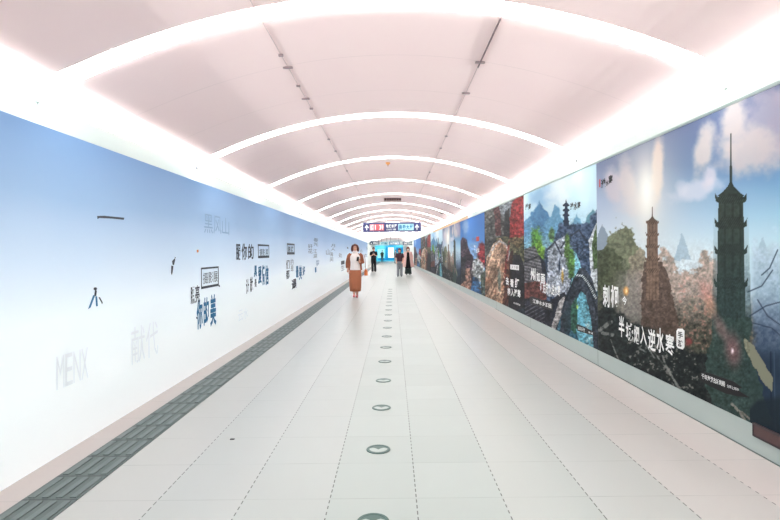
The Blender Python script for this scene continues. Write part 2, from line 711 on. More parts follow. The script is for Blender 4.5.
# cables with clips along the vault
for name_side, x, cl in (('left', -0.685 * H, [53, 65.5, 84, 97, 107, 138, 150, 170]), ('right', 0.586 * H, [62, 93, 136, 148, 172])):
    t = empty('ceiling_cable', (x, 0, vault_z(x)), 'thin dark cable with clips along the %s half of the vault' % name_side,
              'cable', 'cables along the vault')
    m = MB()
    z = -0.008
    y = BY0 - 1.4
    while y < 26 * H:
        m.box(-0.0025, 0.0025, y, y + 1.0, z + 0.001, z + 0.006)
        y += 1.02
    m.build('cable', mat('cable_grey', (196, 172, 172), 0.6), t)
    if name_side == 'right':
        MB().box(-0.005, 0.005, BY0 + 0.12, 3.52 * H, -0.020, -0.006).build('cable_sleeve', mat('dark_sleeve', (110, 88, 92), 0.6), t)
    for i, py in enumerate(cl):
        y = (vault_z(x) - H) / ((VPY - py) / F)
        w = 0.045 if i in ((1, 3) if name_side == 'left' else (0, 1)) else 0.02
        MB().box(-w, w, -0.014, 0.014, -0.02, -0.004).box(-w * 0.5, w * 0.3, -0.024, -0.014, -0.026, -0.008) \
            .build('clip', mat('clip_grey', (164, 142, 144), 0.6), t).location = (0, y, 0)

# ceiling devices
y = 12.5 * H
t = empty('ceiling_vent', (0.0, y, vault_z(0) - 0.12), 'small dark slatted vent hanging from the middle of the vault', 'vent')
m = MB().box(-0.3, 0.3, -0.05, 0.05, 0.02, 0.12)
m.build('vent_box', mat('vent_box', (150, 120, 116), 0.5), t)
m = MB()
for i in range(7):
    a = -0.27 + i * 0.084
    m.box(a, a + 0.05, -0.062, -0.05, 0.025, 0.115)
m.build('slat', mat('dark_slat', (70, 44, 46), 0.5), t)
m = MB().box(-0.31, 0.31, -0.055, 0.055, 0.0, 0.02).box(-0.31, 0.31, -0.055, 0.055, 0.12, 0.13)
m.build('vent_frame', mat('vent_frame', (196, 176, 172), 0.5), t)

y = 7.55 * H
t = empty('smoke_detector', (-0.09, y, vault_z(0)), 'tiny orange sensor on the crown of the vault', 'detector')
MB().loft([(0, 0, -0.002, .05, .05), (0, 0, -0.03, .045, .045), (0, 0, -0.045, .02, .02)], 16).build('housing', mat('orange_sensor', (232, 158, 92), 0.5), t, True)
MB().loft([(0, 0, -0.045, .012, .012), (0, 0, -0.08, .008, .008)], 10).build('probe', mat('sensor_probe', (190, 120, 70), 0.5), t, True)

p = at(442, 213, 14.2 * H)
t = empty('security_camera', (p[0], p[1], p[2]), 'small dark dome camera under the right side of the vault', 'camera')
MB().loft([(0, 0, 0.13, .06, .06), (0, 0, 0.05, .075, .075), (0, 0, 0.03, .075, .075)], 16).build('housing', M_grey, t, True)
MB().ball((0, 0, 0.03), (0.07, 0.07, 0.07)).build('dome', M_dark, t, True)

Yw = 10.4 * H
pts = [at(a, b, Yw) for a, b in ((464.5, 190), (464, 197), (461, 200), (460, 204), (458.5, 205), (459, 209))]
o = MB().tube(pts, 0.008, 6).build('loose_wire', mat('wire_grey', (150, 130, 132), 0.6), origin=pts[0], smooth=True)
tag(o, 'loose dark wire dangling from the right side of the vault', 'wire')
pts2 = [at(a, b, Yw) for a, b in ((466, 200), (466.4, 203))]

# ------------------------------------------------------------------ tactile strip and floor lights
TXA, TXB = -1.523 * H, -1.296 * H
t = empty('tactile_strip', ((TXA + TXB) / 2, 0, 0), 'long dark grey ribbed tactile strip along the foot of the mural', 'tactile paving')
w2 = (TXB - TXA) / 2
MB().box(-w2, w2, Y0, 54 * H, 0.0005, 0.004).build('slab', M_tact, t)
m = MB()
y = Y0
bw = 2 * w2 / 4
while y < 54 * H:
    for i in range(4):
        c = -w2 + bw * (i + 0.5)
        m.prism([(c - 0.019, y + 0.022, 0.004), (c + 0.019, y + 0.022, 0.004), (c + 0.019, y + 0.3, 0.004), (c - 0.019, y + 0.3, 0.004)], (0, 0, 0.0045))
    y += 0.325
m.build('raised_bar', M_tactbar, t)


def floor_light_parts(t):
    R = 0.088
    m = MB()
    n = 40
    rings = []
    for r, z in ((R, 0.0005), (R, 0.003), (R * 0.97, 0.005), (R * 0.80, 0.005), (R * 0.78, 0.0035), (0.001, 0.0035)):
        rings.append([(r * math.cos(2 * math.pi * i / n), r * math.sin(2 * math.pi * i / n), z) for i in range(n)])
    m.rings(rings)
    m.build('rim', M_green, t)
    # notched pale crescent: the dome's lit side, with its shade put into the shape
    pts = []
    for i in range(31):
        a = math.pi + math.pi * i / 30 * 1.0
        pts.append((R * 0.76 * math.cos(a), R * 0.76 * math.sin(a) + 0.004, 0.0036))
    top = [(R * 0.70, R * 0.10), (R * 0.46, R * 0.24), (R * 0.24, R * 0.12), (0, -R * 0.16), (-R * 0.24, R * 0.12), (-R * 0.46, R * 0.24), (-R * 0.70, R * 0.10)]
    pts += [(a, b, 0.0036) for a, b in top]
    MB().prism(pts, (0, 0, 0.002)).build('lit_dome', M_domelit, t)


first = None
for k in range(18):
    y = 2.797 + k * 1.0235 + (0.0 if k < 9 else 0.0)
    x = -0.083 * H
    lab = 'round green floor light with pale crescent, %s in the row%s' % (ORD[k], '' if k else ', cut by the bottom edge')
    if first is None:
        first = t = empty('floor_light', (x, y, 0), lab, 'floor light', 'row of round floor lights')
        floor_light_parts(t)
    else:
        t = copy_tree(first)
        t.location = (x, y, 0)
        t['label'] = lab

p = on_px = None
a, b = ray(232, 439.5)
Yf = -H / b
o = MB().prism([(-0.014, -0.008, 0), (0.016, -0.006, 0), (0.02, 0.006, 0), (-0.012, 0.009, 0)], (0, 0, 0.006)).build('litter', M_dark)
o.location = (a * Yf, Yf, 0.0002)
tag(o, 'tiny dark scrap lying on the left part of the floor', 'litter', kind='thing')

# ------------------------------------------------------------------ blue mural on the left
YM1 = 34.1 * H
ZT = 1.62 * H
mural = empty('mural_panel', (XL, 8, 0), 'long pale blue sky mural with scattered lettering along the left wall', 'mural')
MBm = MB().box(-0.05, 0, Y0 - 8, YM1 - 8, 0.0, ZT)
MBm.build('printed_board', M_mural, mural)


def lpart(name, fn, m, label=None):
    mb = MB()
    fn(mb)
    o = mb.build(name, m, mural, origin=(XL, 8, 0))
    o.location = (0, 0, 0)
    if label:
        o['label'] = label
    return o


def ltext(mb, s, box, bold=0.012, off=0.002, stretch=1.0):
    ya, yb, za, zb_ = left_box(*box)
    text_on(mb, s, (XL, ya, za), LU, LV, yb - ya, zb_ - za, off, LN, bold)


def lvert(mb, s, box, bold=0.012):
    """vertical line of characters"""
    n = len(s)
    h = (box[3] - box[1]) / n
    for i, ch in enumerate(s):
        ltext(mb, ch, (box[0], box[1] + i * h, box[2], box[1] + (i + 0.9) * h), bold)


def lframe(mb, box, th=0.02):
    ya, yb, za, zb_ = left_box(*box)
    x0, x1 = XL + 0.0005, XL + 0.003
    mb.box(x0, x1, ya, yb, za, za + th * 1.4)
    mb.box(x0, x1, ya, yb, zb_ - th, zb_)
    mb.box(x0, x1, ya, ya + th, za, zb_)
    mb.box(x0, x1, yb - th, yb, za, zb_)


def lpoly(mb, pts, off=0.002):
    q = [on_left(a, b) for a, b in pts]
    mb.prism([(XL + 0.0005, y, z) for y, z in q], (off, 0, 0))


# first cluster
lpart('framed_lettering', lambda m: (lframe(m, (201, 267, 218.5, 287.5), 0.022), ltext(m, '摄影展', (203, 272, 217.5, 283), 0.0)), M_ink)
lpart('lettering', lambda m: lvert(m, '照', (190.5, 287, 194.5, 306), 0.03), M_ink)
lpart('lettering', lambda m: lvert(m, '亮', (195, 285, 199.5, 305), 0.02), M_ink)
lpart('lettering', lambda m: [ltext(m, c, b, 0.03) for c, b in (('你', (196.5, 299, 202.5, 329)), ('的', (203.5, 297, 208.8, 325)), ('美', (210, 294, 216, 326)))], M_bluetext, 'blue lettering')
# second cluster
lpart('lettering', lambda m: [ltext(m, c, b, 0.02) for c, b in (('服', (235.8, 244, 240.5, 260)), ('你', (241.5, 243.5, 247, 260)), ('的', (248, 244, 253.5, 259)))], M_ink)
lpart('framed_lettering', lambda m: (lframe(m, (258, 244.5, 269, 258), 0.03), ltext(m, '摄影展', (259.3, 249, 268, 256), 0.0)), M_ink)
lpart('lettering', lambda m: [ltext(m, c, b, 0.035) for c, b in (('具', (254, 265.5, 257, 277)), ('爱', (258, 266, 261.5, 284)), ('情', (262, 265, 264.6, 285)), ('信', (265, 265, 268.5, 285)))], M_bluetext, 'blue lettering')
for c_, b_ in (('让', (246, 279, 249, 294)), ('就', (250, 277, 252.8, 292)), ('是', (254.5, 279, 256.5, 287))):
    lpart('lettering', lambda m: ltext(m, c_, b_, 0.02), M_ink)
# third cluster
lpart('framed_lettering', lambda m: (lframe(m, (287, 243.5, 294.5, 254.5), 0.04), ltext(m, '影展', (288, 246.5, 293.5, 252), 0.02)), M_ink)
lpart('lettering', lambda m: lvert(m, '们都', (286, 260, 289.5, 280), 0.02), M_ink)
lpart('lettering', lambda m: lvert(m, '的是', (290.5, 259, 293.5, 272), 0.0), M_ink)
lpart('lettering', lambda m: [ltext(m, c, b, 0.035) for c, b in (('最', (295.8, 266, 298.5, 278)), ('美', (299, 265, 301.8, 280)), ('好', (302.5, 266, 305, 276)))], M_bluetext, 'blue lettering')
lpart('lettering', lambda m: ltext(m, '遇', (291.5, 279, 296.5, 290), 0.03), M_ink)
# farther clusters
for s_, b_ in (('春光', (313.5, 238, 318, 246.5)), ('好花', (308, 244, 312.5, 254)), ('江湖', (313.3, 249, 316.8, 258.5)), ('月人', (331, 244, 335, 251)),
               ('山', (326, 249, 330, 255.5)), ('海间', (330, 252, 333, 262)), ('处', (338.5, 253, 342, 258)), ('一生', (341, 259, 344.5, 271)),
               ('小', (360, 249, 362.5, 254)), ('大', (364.5, 253, 367, 258)), ('心', (366.2, 246, 368, 250))):
    lpart('lettering', lambda m: lvert(m, s_, b_, 0.0), M_ink)
lpart('lettering', lambda m: lvert(m, '如梦', (316, 260, 319, 266), 0.01), M_bluetext, 'blue lettering')
lpart('brush_stroke', lambda m: lpoly(m, [(314.8, 268), (316.2, 266.5), (316.4, 272), (315, 272.5)]), M_bluetext, 'blue brush stroke')

# faint ghost lettering
lpart('ghost_lettering', lambda m: ltext(m, 'MENX', (56, 352, 88, 384), 0.0), M_faint, 'faint grey ghost lettering')
lpart('ghost_lettering', lambda m: ltext(m, '献代', (131, 324, 158, 360), 0.0), M_faint, 'faint grey ghost lettering')
lpart('ghost_lettering', lambda m: ltext(m, '黑风山', (204, 216, 229, 234), 0.0), M_faintblue, 'faint blue ghost lettering')
lpart('ghost_lettering', lambda m: ltext(m, '云水', (238, 309, 248, 320), 0.0), M_faint, 'faint grey ghost lettering')

# small printed figures and marks
lpart('brush_stroke', lambda m: (lpoly(m, [(97, 216), (104, 215.8), (124, 217.7), (123.5, 219.8), (112, 218.6), (99, 218), (97.5, 219)])), M_ink)
lpart('climbing_figure', lambda m: (lpoly(m, [(94, 287.5), (96, 287.3), (97, 289), (95.5, 290.6), (93.5, 289.5)]),
                                    lpoly(m, [(95, 290.3), (96.6, 290.6), (96, 296), (94, 296)]),
                                    lpoly(m, [(98.5, 297.5), (99.5, 297), (102.5, 302.5), (102, 304), (100.5, 301)])), M_ink)
lpart('climbing_figure', lambda m: (lpoly(m, [(93.2, 295), (94.6, 296), (90.3, 307.5), (88, 309)]),
                                    lpoly(m, [(95.3, 296.3), (96.8, 296.3), (97.6, 306), (96, 306.3)])), M_bluetext, 'blue trousers of the figure')
lpart('running_figure', lambda m: (lpoly(m, [(172, 261), (174.8, 258.2), (175, 260), (173.8, 265), (172.6, 265)]),
                                   lpoly(m, [(171.2, 265.5), (173.2, 266), (172.4, 272.5), (171.6, 275), (171, 273)]),
                                   lpoly(m, [(174.4, 257), (175.6, 257.3), (175.2, 258.5)])), M_ink)
lpart('orange_spot', lambda m: lpoly(m, [(196.6, 250), (198.2, 249.6), (198.6, 252), (197, 252.6)]), M_orange, 'small orange mark')
for (a, b) in ((356, 262), (347, 247), (196, 317), (218.5, 285)):
    lpart('ink_dot', lambda m: lpoly(m, [(a, b), (a + 1.2, b + .2), (a + 1.3, b + 2), (a + .2, b + 1.6)]), M_ink)


# ------------------------------------------------------------------ painting the posters
def hash2(ix, iy, s):
    n = (ix.astype(np.int64) * 374761393 + iy.astype(np.int64) * 668265263 + s * 974634777) & 0xffffffff
    n = ((n ^ (n >> 13)) * 1274126177) & 0xffffffff
    return ((n ^ (n >> 16)) & 0xffff) / 65535.0


def vnoise(x, y, s):
    ix, iy = np.floor(x), np.floor(y)
    fx, fy = x - ix, y - iy
    fx, fy = fx * fx * (3 - 2 * fx), fy * fy * (3 - 2 * fy)
    a, b = hash2(ix, iy, s), hash2(ix + 1, iy, s)
    c, d = hash2(ix, iy + 1, s), hash2(ix + 1, iy + 1, s)
    return (a * (1 - fx) + b * fx) * (1 - fy) + (c * (1 - fx) + d * fx) * fy


def fbm(x, y, scale, octv=4, s=0, gain=0.55):
    t, amp, tot = 0.0, 1.0, 0.0
    for o_ in range(octv):
        t = t + amp * vnoise(x / scale + 17 * o_, y / scale + 31 * o_, s + o_)
        tot += amp
        amp *= gain
        scale /= 2.03
    return t / tot


def sst(a, b, x):
    t = np.clip((x - a) / (b - a), 0, 1)
    return t * t * (3 - 2 * t)


class Pic:
    """a picture painted over sample points x, y (colours 0-255)"""
    def __init__(self, x, y):
        self.x, self.y = x, y
        self.c = np.zeros(x.shape + (3,))

    def fill(self, rgb, mask=1.0):
        rgb = np.asarray(rgb, float)
        mk = np.broadcast_to(np.asarray(mask, float), self.x.shape)[..., None]
        self.c = self.c * (1 - mk) + rgb * mk

    def grad(self, stops):
        ys = [s[0] for s in stops]
        return np.stack([np.interp(self.y, ys, [s[1][k] for s in stops]) for k in range(3)], -1)

    def poly(self, pts, rough=0.0, scale=4, s=3):
        x, y = self.x, self.y
        if rough:
            x = x + (fbm(x, y, scale, 3, s) - 0.5) * 2 * rough
            y = y + (fbm(x, y, scale, 3, s + 9) - 0.5) * 2 * rough
        inside = np.zeros(x.shape, bool)
        n = len(pts)
        for i in range(n):
            (xa, ya), (xb, yb) = pts[i], pts[(i + 1) % n]
            if ya == yb:
                continue
            c = ((ya > y) != (yb > y)) & (x < (xb - xa) * (y - ya) / (yb - ya) + xa)
            inside ^= c
        return inside.astype(float)

    def blob(self, cx, cy, rx, ry, soft=0.5, rough=0.0, scale=6, s=5, rot=0.0):
        dx, dy = self.x - cx, self.y - cy
        if rot:
            dx, dy = dx * math.cos(rot) + dy * math.sin(rot), -dx * math.sin(rot) + dy * math.cos(rot)
        d = np.sqrt((dx / rx) ** 2 + (dy / ry) ** 2)
        if rough:
            d = d + (fbm(self.x, self.y, scale, 4, s) - 0.5) * 2 * rough
        return 1 - sst(1 - soft, 1 + soft, d)

    def line(self, pts, w):
        d = np.full(self.x.shape, 1e9)
        for (xa, ya), (xb, yb) in zip(pts[:-1], pts[1:]):
            vx, vy = xb - xa, yb - ya
            t = np.clip(((self.x - xa) * vx + (self.y - ya) * vy) / (vx * vx + vy * vy + 1e-9), 0, 1)
            d = np.minimum(d, np.hypot(self.x - xa - t * vx, self.y - ya - t * vy))
        return 1 - sst(w * 0.5, w * 1.1, d)


def tower(P, cx, tops, hw, eave, spire, rgb, s, dark=0.0):
    """a storeyed tower: body with flared upturned eaves at each of tops, spire tip on top"""
    x, y = P.x, P.y
    base = tops[-1]
    n = fbm(x, y, 3.0, 3, s)
    body = ((np.abs(x - cx) < hw + (y - tops[0]) * 0.018) & (y > tops[0] - 2) & (y < base)).astype(float)
    col = np.asarray(rgb, float) * (0.82 + 0.36 * n[..., None])
    P.fill(col, body)
    bays = (np.mod(x - cx + 100, hw * 0.62) < hw * 0.16) & (body > 0)
    P.fill(col * 0.78, bays.astype(float) * 0.7)
    for k, ty in enumerate(tops[:-1]):
        e = eave + k * 0.35
        hgt = eave * 0.42
        roof = P.poly([(cx - e * 0.55, ty - hgt * 1.1), (cx + e * 0.55, ty - hgt * 1.1), (cx + e * 0.84, ty - hgt * 0.25),
                       (cx + e * 1.04, ty - hgt * 0.95), (cx + e, ty + hgt * 0.35), (cx + e * 0.7, ty + hgt * 0.75),
                       (cx - e * 0.7, ty + hgt * 0.75), (cx - e, ty + hgt * 0.35), (cx - e * 1.04, ty - hgt * 0.95), (cx - e * 0.84, ty - hgt * 0.25)])
        P.fill(col * 0.80, roof)
        stripes = (np.mod(x + y * 0.6, 2.2) < 0.7) & (roof > 0)
        P.fill(col * 1.25, stripes.astype(float) * 0.45)
    t0 = tops[0]
    cap = P.poly([(cx, t0 - eave * 1.25), (cx + eave * 0.22, t0 - eave * 0.8), (cx + eave * 0.55, t0 - eave * 0.45), (cx + eave * 0.9, t0 - eave * 0.2),
                  (cx - eave * 0.9, t0 - eave * 0.2), (cx - eave * 0.55, t0 - eave * 0.45), (cx - eave * 0.22, t0 - eave * 0.8)])
    P.fill(col * 0.85, cap)
    P.fill(np.asarray(rgb) * 0.8, P.line([(cx, spire), (cx, t0 - eave)], max(0.5, hw * 0.07)))
    P.fill(np.asarray(rgb) * 0.8, P.line([(cx, (spire + t0) / 2), (cx, t0 - eave)], max(0.7, hw * 0.12)))


def paint_pagoda(x, y):
    P = Pic(x, y)
    k = np.clip((x - 600) / 180, 0, 1.6)
    left = P.grad([(80, (122, 132, 164)), (165, (128, 138, 166)), (200, (170, 184, 208)), (240, (214, 226, 236)), (300, (210, 220, 226))])
    right = P.grad([(80, (118, 122, 150)), (130, (112, 130, 166)), (180, (126, 164, 198)), (215, (170, 206, 226)), (250, (206, 230, 238)), (300, (190, 210, 222))])
    P.c = left * (1 - k[..., None]) + right * k[..., None]
    for i, (cx, cy, rx, ry, col, a, rot) in enumerate([
            (775, 125, 40, 34, (186, 178, 190), .7, -.3), (752, 150, 32, 22, (208, 196, 194), .85, -.1), (735, 118, 12, 34, (212, 200, 196), .85, .15),
            (820, 120, 40, 40, (176, 164, 180), .7, 0),
            (706, 148, 9, 24, (214, 204, 200), .9, .25), (700, 190, 22, 9, (216, 218, 228), .75, -.3), (712, 178, 6, 12, (224, 216, 222), .75, .2),
            (613, 184, 9, 17, (206, 196, 204), .8, -.2), (628, 182, 9, 24, (212, 200, 202), .8, -.2), (659, 165, 6, 32, (232, 212, 200), .9, .05),
            (684, 190, 6, 8, (210, 214, 226), .6, 0), (640, 205, 20, 10, (204, 200, 210), .5, 0)]):
        P.fill(col, a * P.blob(cx, cy, rx, ry, .45, .5, 14, 40 + i * 3, rot))
    # the printed sun between the clouds
    for a, sx, sy, c in ((.55, 30, 55, (255, 246, 232)), (.8, 12, 34, (255, 248, 236)), (1.0, 6, 20, (255, 255, 250))):
        P.fill(c, a * np.exp(-((x - 648) / sx) ** 2 - ((y - 192) / sy) ** 2))
    P.fill((224, 234, 238), .75 * np.exp(-((y - 262) / 20.0) ** 2) * (x < 716))
    for cx, top, w in ((684, 232, 9), (765, 236, 9), (604, 224, 12)):
        P.fill((168, 192, 208) if cx > 620 else (128, 142, 158), .75 * P.poly([(cx, top), (cx + w, top + 28), (cx - w, top + 28)], 2, 5, 8))
    # trees by the small tower
    n = fbm(x, y, 7, 4, 21)
    n2 = fbm(x, y, 2.6, 3, 28)
    for cx, top, rx, c in ((624, 222, 14, (112, 116, 92)), (610, 246, 13, (86, 92, 72)), (640, 246, 9, (150, 142, 126)), (600, 252, 10, (82, 88, 70))):
        edge = top + ((x - cx) / rx) ** 2 * 16 + (n - .5) * 26
        P.fill(np.asarray(c) * (0.65 + .75 * n2[..., None]), .92 * sst(-1, 2, y - edge) * (np.abs(x - cx) < rx * 1.9))
    # warm foliage across the middle
    edge = 262 + 10 * np.sin(x * .13) + (n - .5) * 30
    mid = sst(-2, 5, y - edge) * sst(634, 642, x) * (1 - sst(714, 724, x))
    P.fill((176, 158, 146) + (n2[..., None] - .5) * np.array([150, 120, 110]), mid * .9)
    low = sst(285, 335, y + (n - .5) * 20)
    P.fill((82, 80, 70) + (n2[..., None] - .5) * np.array([120, 100, 80]), low * .95 * (x < 790))
    P.fill((104, 128, 108), .35 * sst(.55, .75, n) * low * (x > 690) * (x < 725))
    P.fill((184, 128, 120), .5 * sst(.62, .72, n2) * sst(262, 300, y) * (x > 680) * (x < 725))
    # smoke haze and the brown slope under the small tower
    P.fill((148, 142, 138), .75 * P.blob(632, 300, 20, 26, .6, .5, 12, 77))
    slope = P.poly([(645, 262), (664, 262), (672, 280), (676, 300), (684, 340), (650, 350), (642, 320)], 3, 7, 60)
    P.fill((100, 84, 76) + (n2[..., None] - .5) * np.array([50, 44, 40]), slope * .9)
    tower(P, 654, [222.5, 234.5, 246.5, 259, 271, 300], 5.2, 6.2, 207, (134, 112, 98), 71)
    # dark roofs along the foot
    edge = np.interp(x, [590, 605, 620, 640, 665, 700, 740, 900], [318, 300, 312, 322, 336, 352, 360, 372]) + (n - .5) * 20
    dark = sst(-3, 5, y - edge) * (x < 745)
    P.fill((44, 50, 50) + (n2[..., None] - .5) * np.array([50, 50, 48]), dark)
    for q, (xa, ya, xb, yb, w) in enumerate([(601, 330, 612, 322, 2.6), (604, 333, 614, 335, 2.2), (648, 345, 656, 358, 1.0), (654, 350, 674, 376, .9), (668, 366, 680, 388, 1.2),
                                             (676, 380, 690, 400, 1.1), (664, 356, 670, 372, 1.0), (640, 348, 648, 352, 1.0), (612, 340, 620, 360, .8)]):
        P.fill((142, 144, 140), .8 * P.line([(xa, ya), (xb, yb)], w) * (0.4 + .6 * (n2 > .45)))
    P.fill((150, 146, 140), .7 * sst(.66, .74, n2) * dark * (x > 628) * (x < 700))
    # pale wood at the right edge, misty above, navy below
    mist = sst(752, 760, x + (n - .5) * 10) * sst(228, 262, y + (n - .5) * 40)
    tone = P.grad([(230, (196, 214, 226)), (290, (164, 186, 202)), (330, (96, 114, 138)), (370, (64, 80, 102)), (450, (44, 58, 78))])
    P.fill(tone + (n[..., None] - .5) * 50 + (n2[..., None] - .5) * 46, mist * .92)
    for br in ([(790, 300), (768, 306), (752, 316)], [(790, 330), (770, 316), (760, 300)], [(775, 270), (764, 286), (750, 292)], [(800, 350), (774, 328), (752, 322)], [(780, 250), (772, 268), (764, 275)]):
        P.fill((58, 70, 88), .75 * P.line(br, 0.9))
    P.fill((46, 62, 80), sst(340, 365, y + (n - .5) * 14) * sst(738, 748, x) * .9)
    P.fill((88, 104, 124), .6 * P.line([(776.5, 352), (777.5, 430)], .7))
    P.fill((30, 42, 60), .6 * P.line([(773, 352), (774, 440)], 1.0))
    # the big tower
    lowt = sst(200, 330, y)
    tower(P, 733, [199, 224, 251, 284, 322, 344], 12.5, 15.5, 134, (66, 76, 70), 91)
    P.fill((52, 74, 76), .55 * lowt * P.poly([(716, 196), (750, 196), (754, 335), (738, 346), (714, 320)]))
    foot = P.poly([(716, 318), (752, 318), (752, 352), (775, 420), (760, 440), (715, 405), (705, 380)], 4, 9, 33)
    P.fill((62, 80, 76) + (n2[..., None] - .5) * 34, foot * .92)
    P.fill((142, 142, 122), .95 * P.poly([(747, 338), (756, 346), (768, 366), (775, 378), (775, 392), (764, 380), (752, 358), (746, 344)], 1.4, 4, 35))
    P.fill((140, 136, 128), .9 * P.line([(734, 404), (742, 412), (748, 422)], 1.6) * (n2 > .36))
    P.fill((130, 126, 118), .9 * P.line([(744, 412), (752, 419)], 1.2))
    P.fill((38, 50, 58), sst(-4, 4, y - np.interp(x, [700, 745, 760, 800], [400, 415, 400, 395])) * (x > 752) * .85)
    # printed lens flare spots
    P.fill((204, 150, 140), .6 * P.blob(708, 293, 5, 12, .7, 0, rot=-.35))
    P.fill((210, 162, 136), .5 * P.blob(713, 306, 5, 10, .7, 0, rot=-.3))
    P.fill((180, 136, 134), .5 * P.blob(723, 328, 5, 12, .7, 0, rot=-.4))
    P.fill((164, 112, 116), .6 * P.blob(735, 350, 7, 15, .8, 0, rot=-.1))
    P.fill((255, 236, 240), .95 * P.blob(734.5, 351, 1.3, 2.6, .8))
    P.fill((150, 70, 72), .8 * P.blob(691, 342, 3.5, 4, .5, .6, 3, 12))
    P.fill((236, 170, 96), .95 * P.blob(627.5, 291, 2.6, 4, .6))
    P.fill((255, 232, 180), .95 * P.blob(627.8, 291, 1.0, 2.2, .6))
    return speckle(P, .2, 501, sst(225, 300, y) * (x < 752))


def speckle(P, amp, s, mask=1.0):
    """fine printed detail"""
    k = (fbm(P.x, P.y, 1.5, 2, s) - .5) * 2 * amp * mask + (fbm(P.x, P.y, 4.0, 2, s + 5) - .5) * amp * mask
    return np.clip(P.c * (1 + k[..., None]), 0, 255)


def paint_bridge(x, y):
    P = Pic(x, y)
    n = fbm(x, y, 8, 4, 121)
    n2 = fbm(x, y, 2.4, 3, 128)
    P.c = P.grad([(160, (200, 226, 242)), (200, (206, 230, 240)), (240, (176, 208, 224)), (400, (160, 196, 210))])
    P.fill((150, 192, 224), .8 * P.blob(545, 196, 14, 10, .5, .4, 8, 11))
    P.fill((238, 246, 248), .8 * P.blob(560, 190, 12, 16, .6, .5, 9, 14))
    for cx, top, w, c in ((541, 199, 15, (84, 132, 172)), (530, 214, 9, (110, 156, 190)), (556, 206, 14, (112, 160, 192)), (578, 214, 16, (118, 164, 192)), (594, 208, 12, (104, 146, 160))):
        edge = top + np.abs(x - cx) / w * 22 + (n - .5) * 14
        P.fill(np.asarray(c) + (n2[..., None] - .5) * 30, .95 * sst(-1, 2, y - edge) * (np.abs(x - cx) < w * 1.6))
    P.fill((128, 168, 180) + (n2[..., None] - .5) * 60, .8 * sst(232, 242, y + (n - .5) * 12))
    # town
    edge = np.interp(x, [520, 552, 560, 566, 590, 600], [262, 246, 226, 222, 222, 206]) + (n - .5) * 12
    P.fill((66, 80, 104) + (n2[..., None] - .5) * np.array([110, 110, 120]), .93 * sst(-1, 2, y - edge))
    P.fill((44, 56, 78), P.poly([(564.5, 226), (566, 204), (567.2, 199), (568.4, 204), (570, 226)], .4))
    for ty in (205, 210, 215, 221):
        P.fill((40, 52, 74), P.poly([(563.6, ty), (567.2, ty - 3), (570.8, ty), (570, ty + 1.4), (564.4, ty + 1.4)]))
    P.fill((176, 180, 188) + (n2[..., None] - .5) * np.array([200, 196, 196]), .8 * P.poly([(549, 246), (566, 236), (572, 262), (571, 300), (548, 296)], 2, 5, 44))
    for a, b, w in (((548, 250), (556, 242), 1.1), ((556, 242), (563, 256), 1.0), ((562, 248), (567, 240), 1.0), ((567, 240), (573, 258), 1.0), ((572, 236), (580, 230), 1.0), ((580, 230), (587, 240), 1.0)):
        P.fill((52, 58, 72), .9 * P.line([a, b], w))
    P.fill((40, 52, 74), .95 * P.blob(560.5, 266, 1.0, 6, .4))
    P.fill((208, 212, 214), .9 * P.poly([(590, 240), (598.5, 222), (598.5, 300), (592, 276)], 1, 4, 14))
    P.fill((84, 104, 70) + (n2[..., None] - .5) * 40, P.poly([(593, 244), (598, 224), (599, 268), (595, 270)], 1, 4, 15))
    # water and trees
    P.fill((132, 184, 198) + (n2[..., None] - .5) * 40, P.poly([(575, 252), (577, 252), (583, 270), (572, 292), (568, 300), (573, 280)], .8, 4, 19))
    for cx, top, bot, w, c in ((537.5, 228, 256, 6, (86, 132, 62)), (540.5, 240, 262, 5, (110, 150, 60)), (568.5, 236, 262, 2.6, (96, 128, 70)), (572.5, 248, 278, 3.6, (84, 122, 66)), (553, 228, 242, 3, (104, 142, 96))):
        P.fill(np.asarray(c) * (.55 + .9 * n2[..., None]), P.blob(cx, (top + bot) / 2, w, (bot - top) / 2, .3, .55, 4, 61))
    # roofs at the left
    roof = P.poly([(520, 250), (536, 246), (546, 268), (548, 300), (520, 300)], .6, 5, 31)
    P.fill((84, 82, 86), .95 * roof)
    st = (np.mod(y - x * .25, 3.2) < 1.1)
    P.fill((138, 136, 140), .6 * st * roof)
    P.fill((44, 44, 50), .9 * P.line([(520, 264), (540, 256), (545, 264)], 1.2))
    P.fill((40, 42, 56), P.poly([(541, 256), (546, 262), (548, 276), (543, 272)], .8))
    P.fill((118, 68, 62) + (n2[..., None] - .5) * np.array([150, 90, 90]), .85 * P.poly([(520, 284), (546, 280), (548, 312), (520, 310)], 2, 4, 66))
    P.fill((210, 166, 70), .8 * P.blob(563.5, 276, 1.2, 6, .5, .4, 2, 5))
    # foreground
    fg = P.poly([(515, 298), (550, 300), (566, 292), (570, 310), (566, 360), (515, 345)], 1.5, 5, 71)
    P.fill((46, 48, 58) + (n2[..., None] - .5) * 40, fg)
    fan = (np.mod((y - 300) * .9 + (x - 525) * (.5), 3.6) < 1.1) & (x < 546)
    P.fill((122, 122, 130), .55 * fan * fg * (y > 304))
    P.fill((186, 182, 180) + (n2[..., None] - .5) * 90, .9 * P.poly([(560, 300), (566, 296), (563, 314), (555, 334), (550, 334), (556, 316)], 1.2, 4, 73))
    # arched stone bridge over water
    P.fill((70, 110, 128) + (n[..., None] - .5) * 60, P.poly([(566, 306), (600, 290), (600, 365), (552, 345)], .5))
    out = P.poly([(562, 320), (566, 300), (574, 280), (581, 268), (586, 268), (593, 278), (599, 296), (601, 362), (594, 362), (592, 330), (586, 300), (581, 292), (575, 300), (570, 318), (566, 336), (560, 336)], .7, 5, 81)
    P.fill((62, 68, 78) + (n2[..., None] - .5) * 46, out)
    rimline = [(563, 312), (568, 296), (575, 282), (581, 276), (586, 280), (592, 292), (598, 312)]
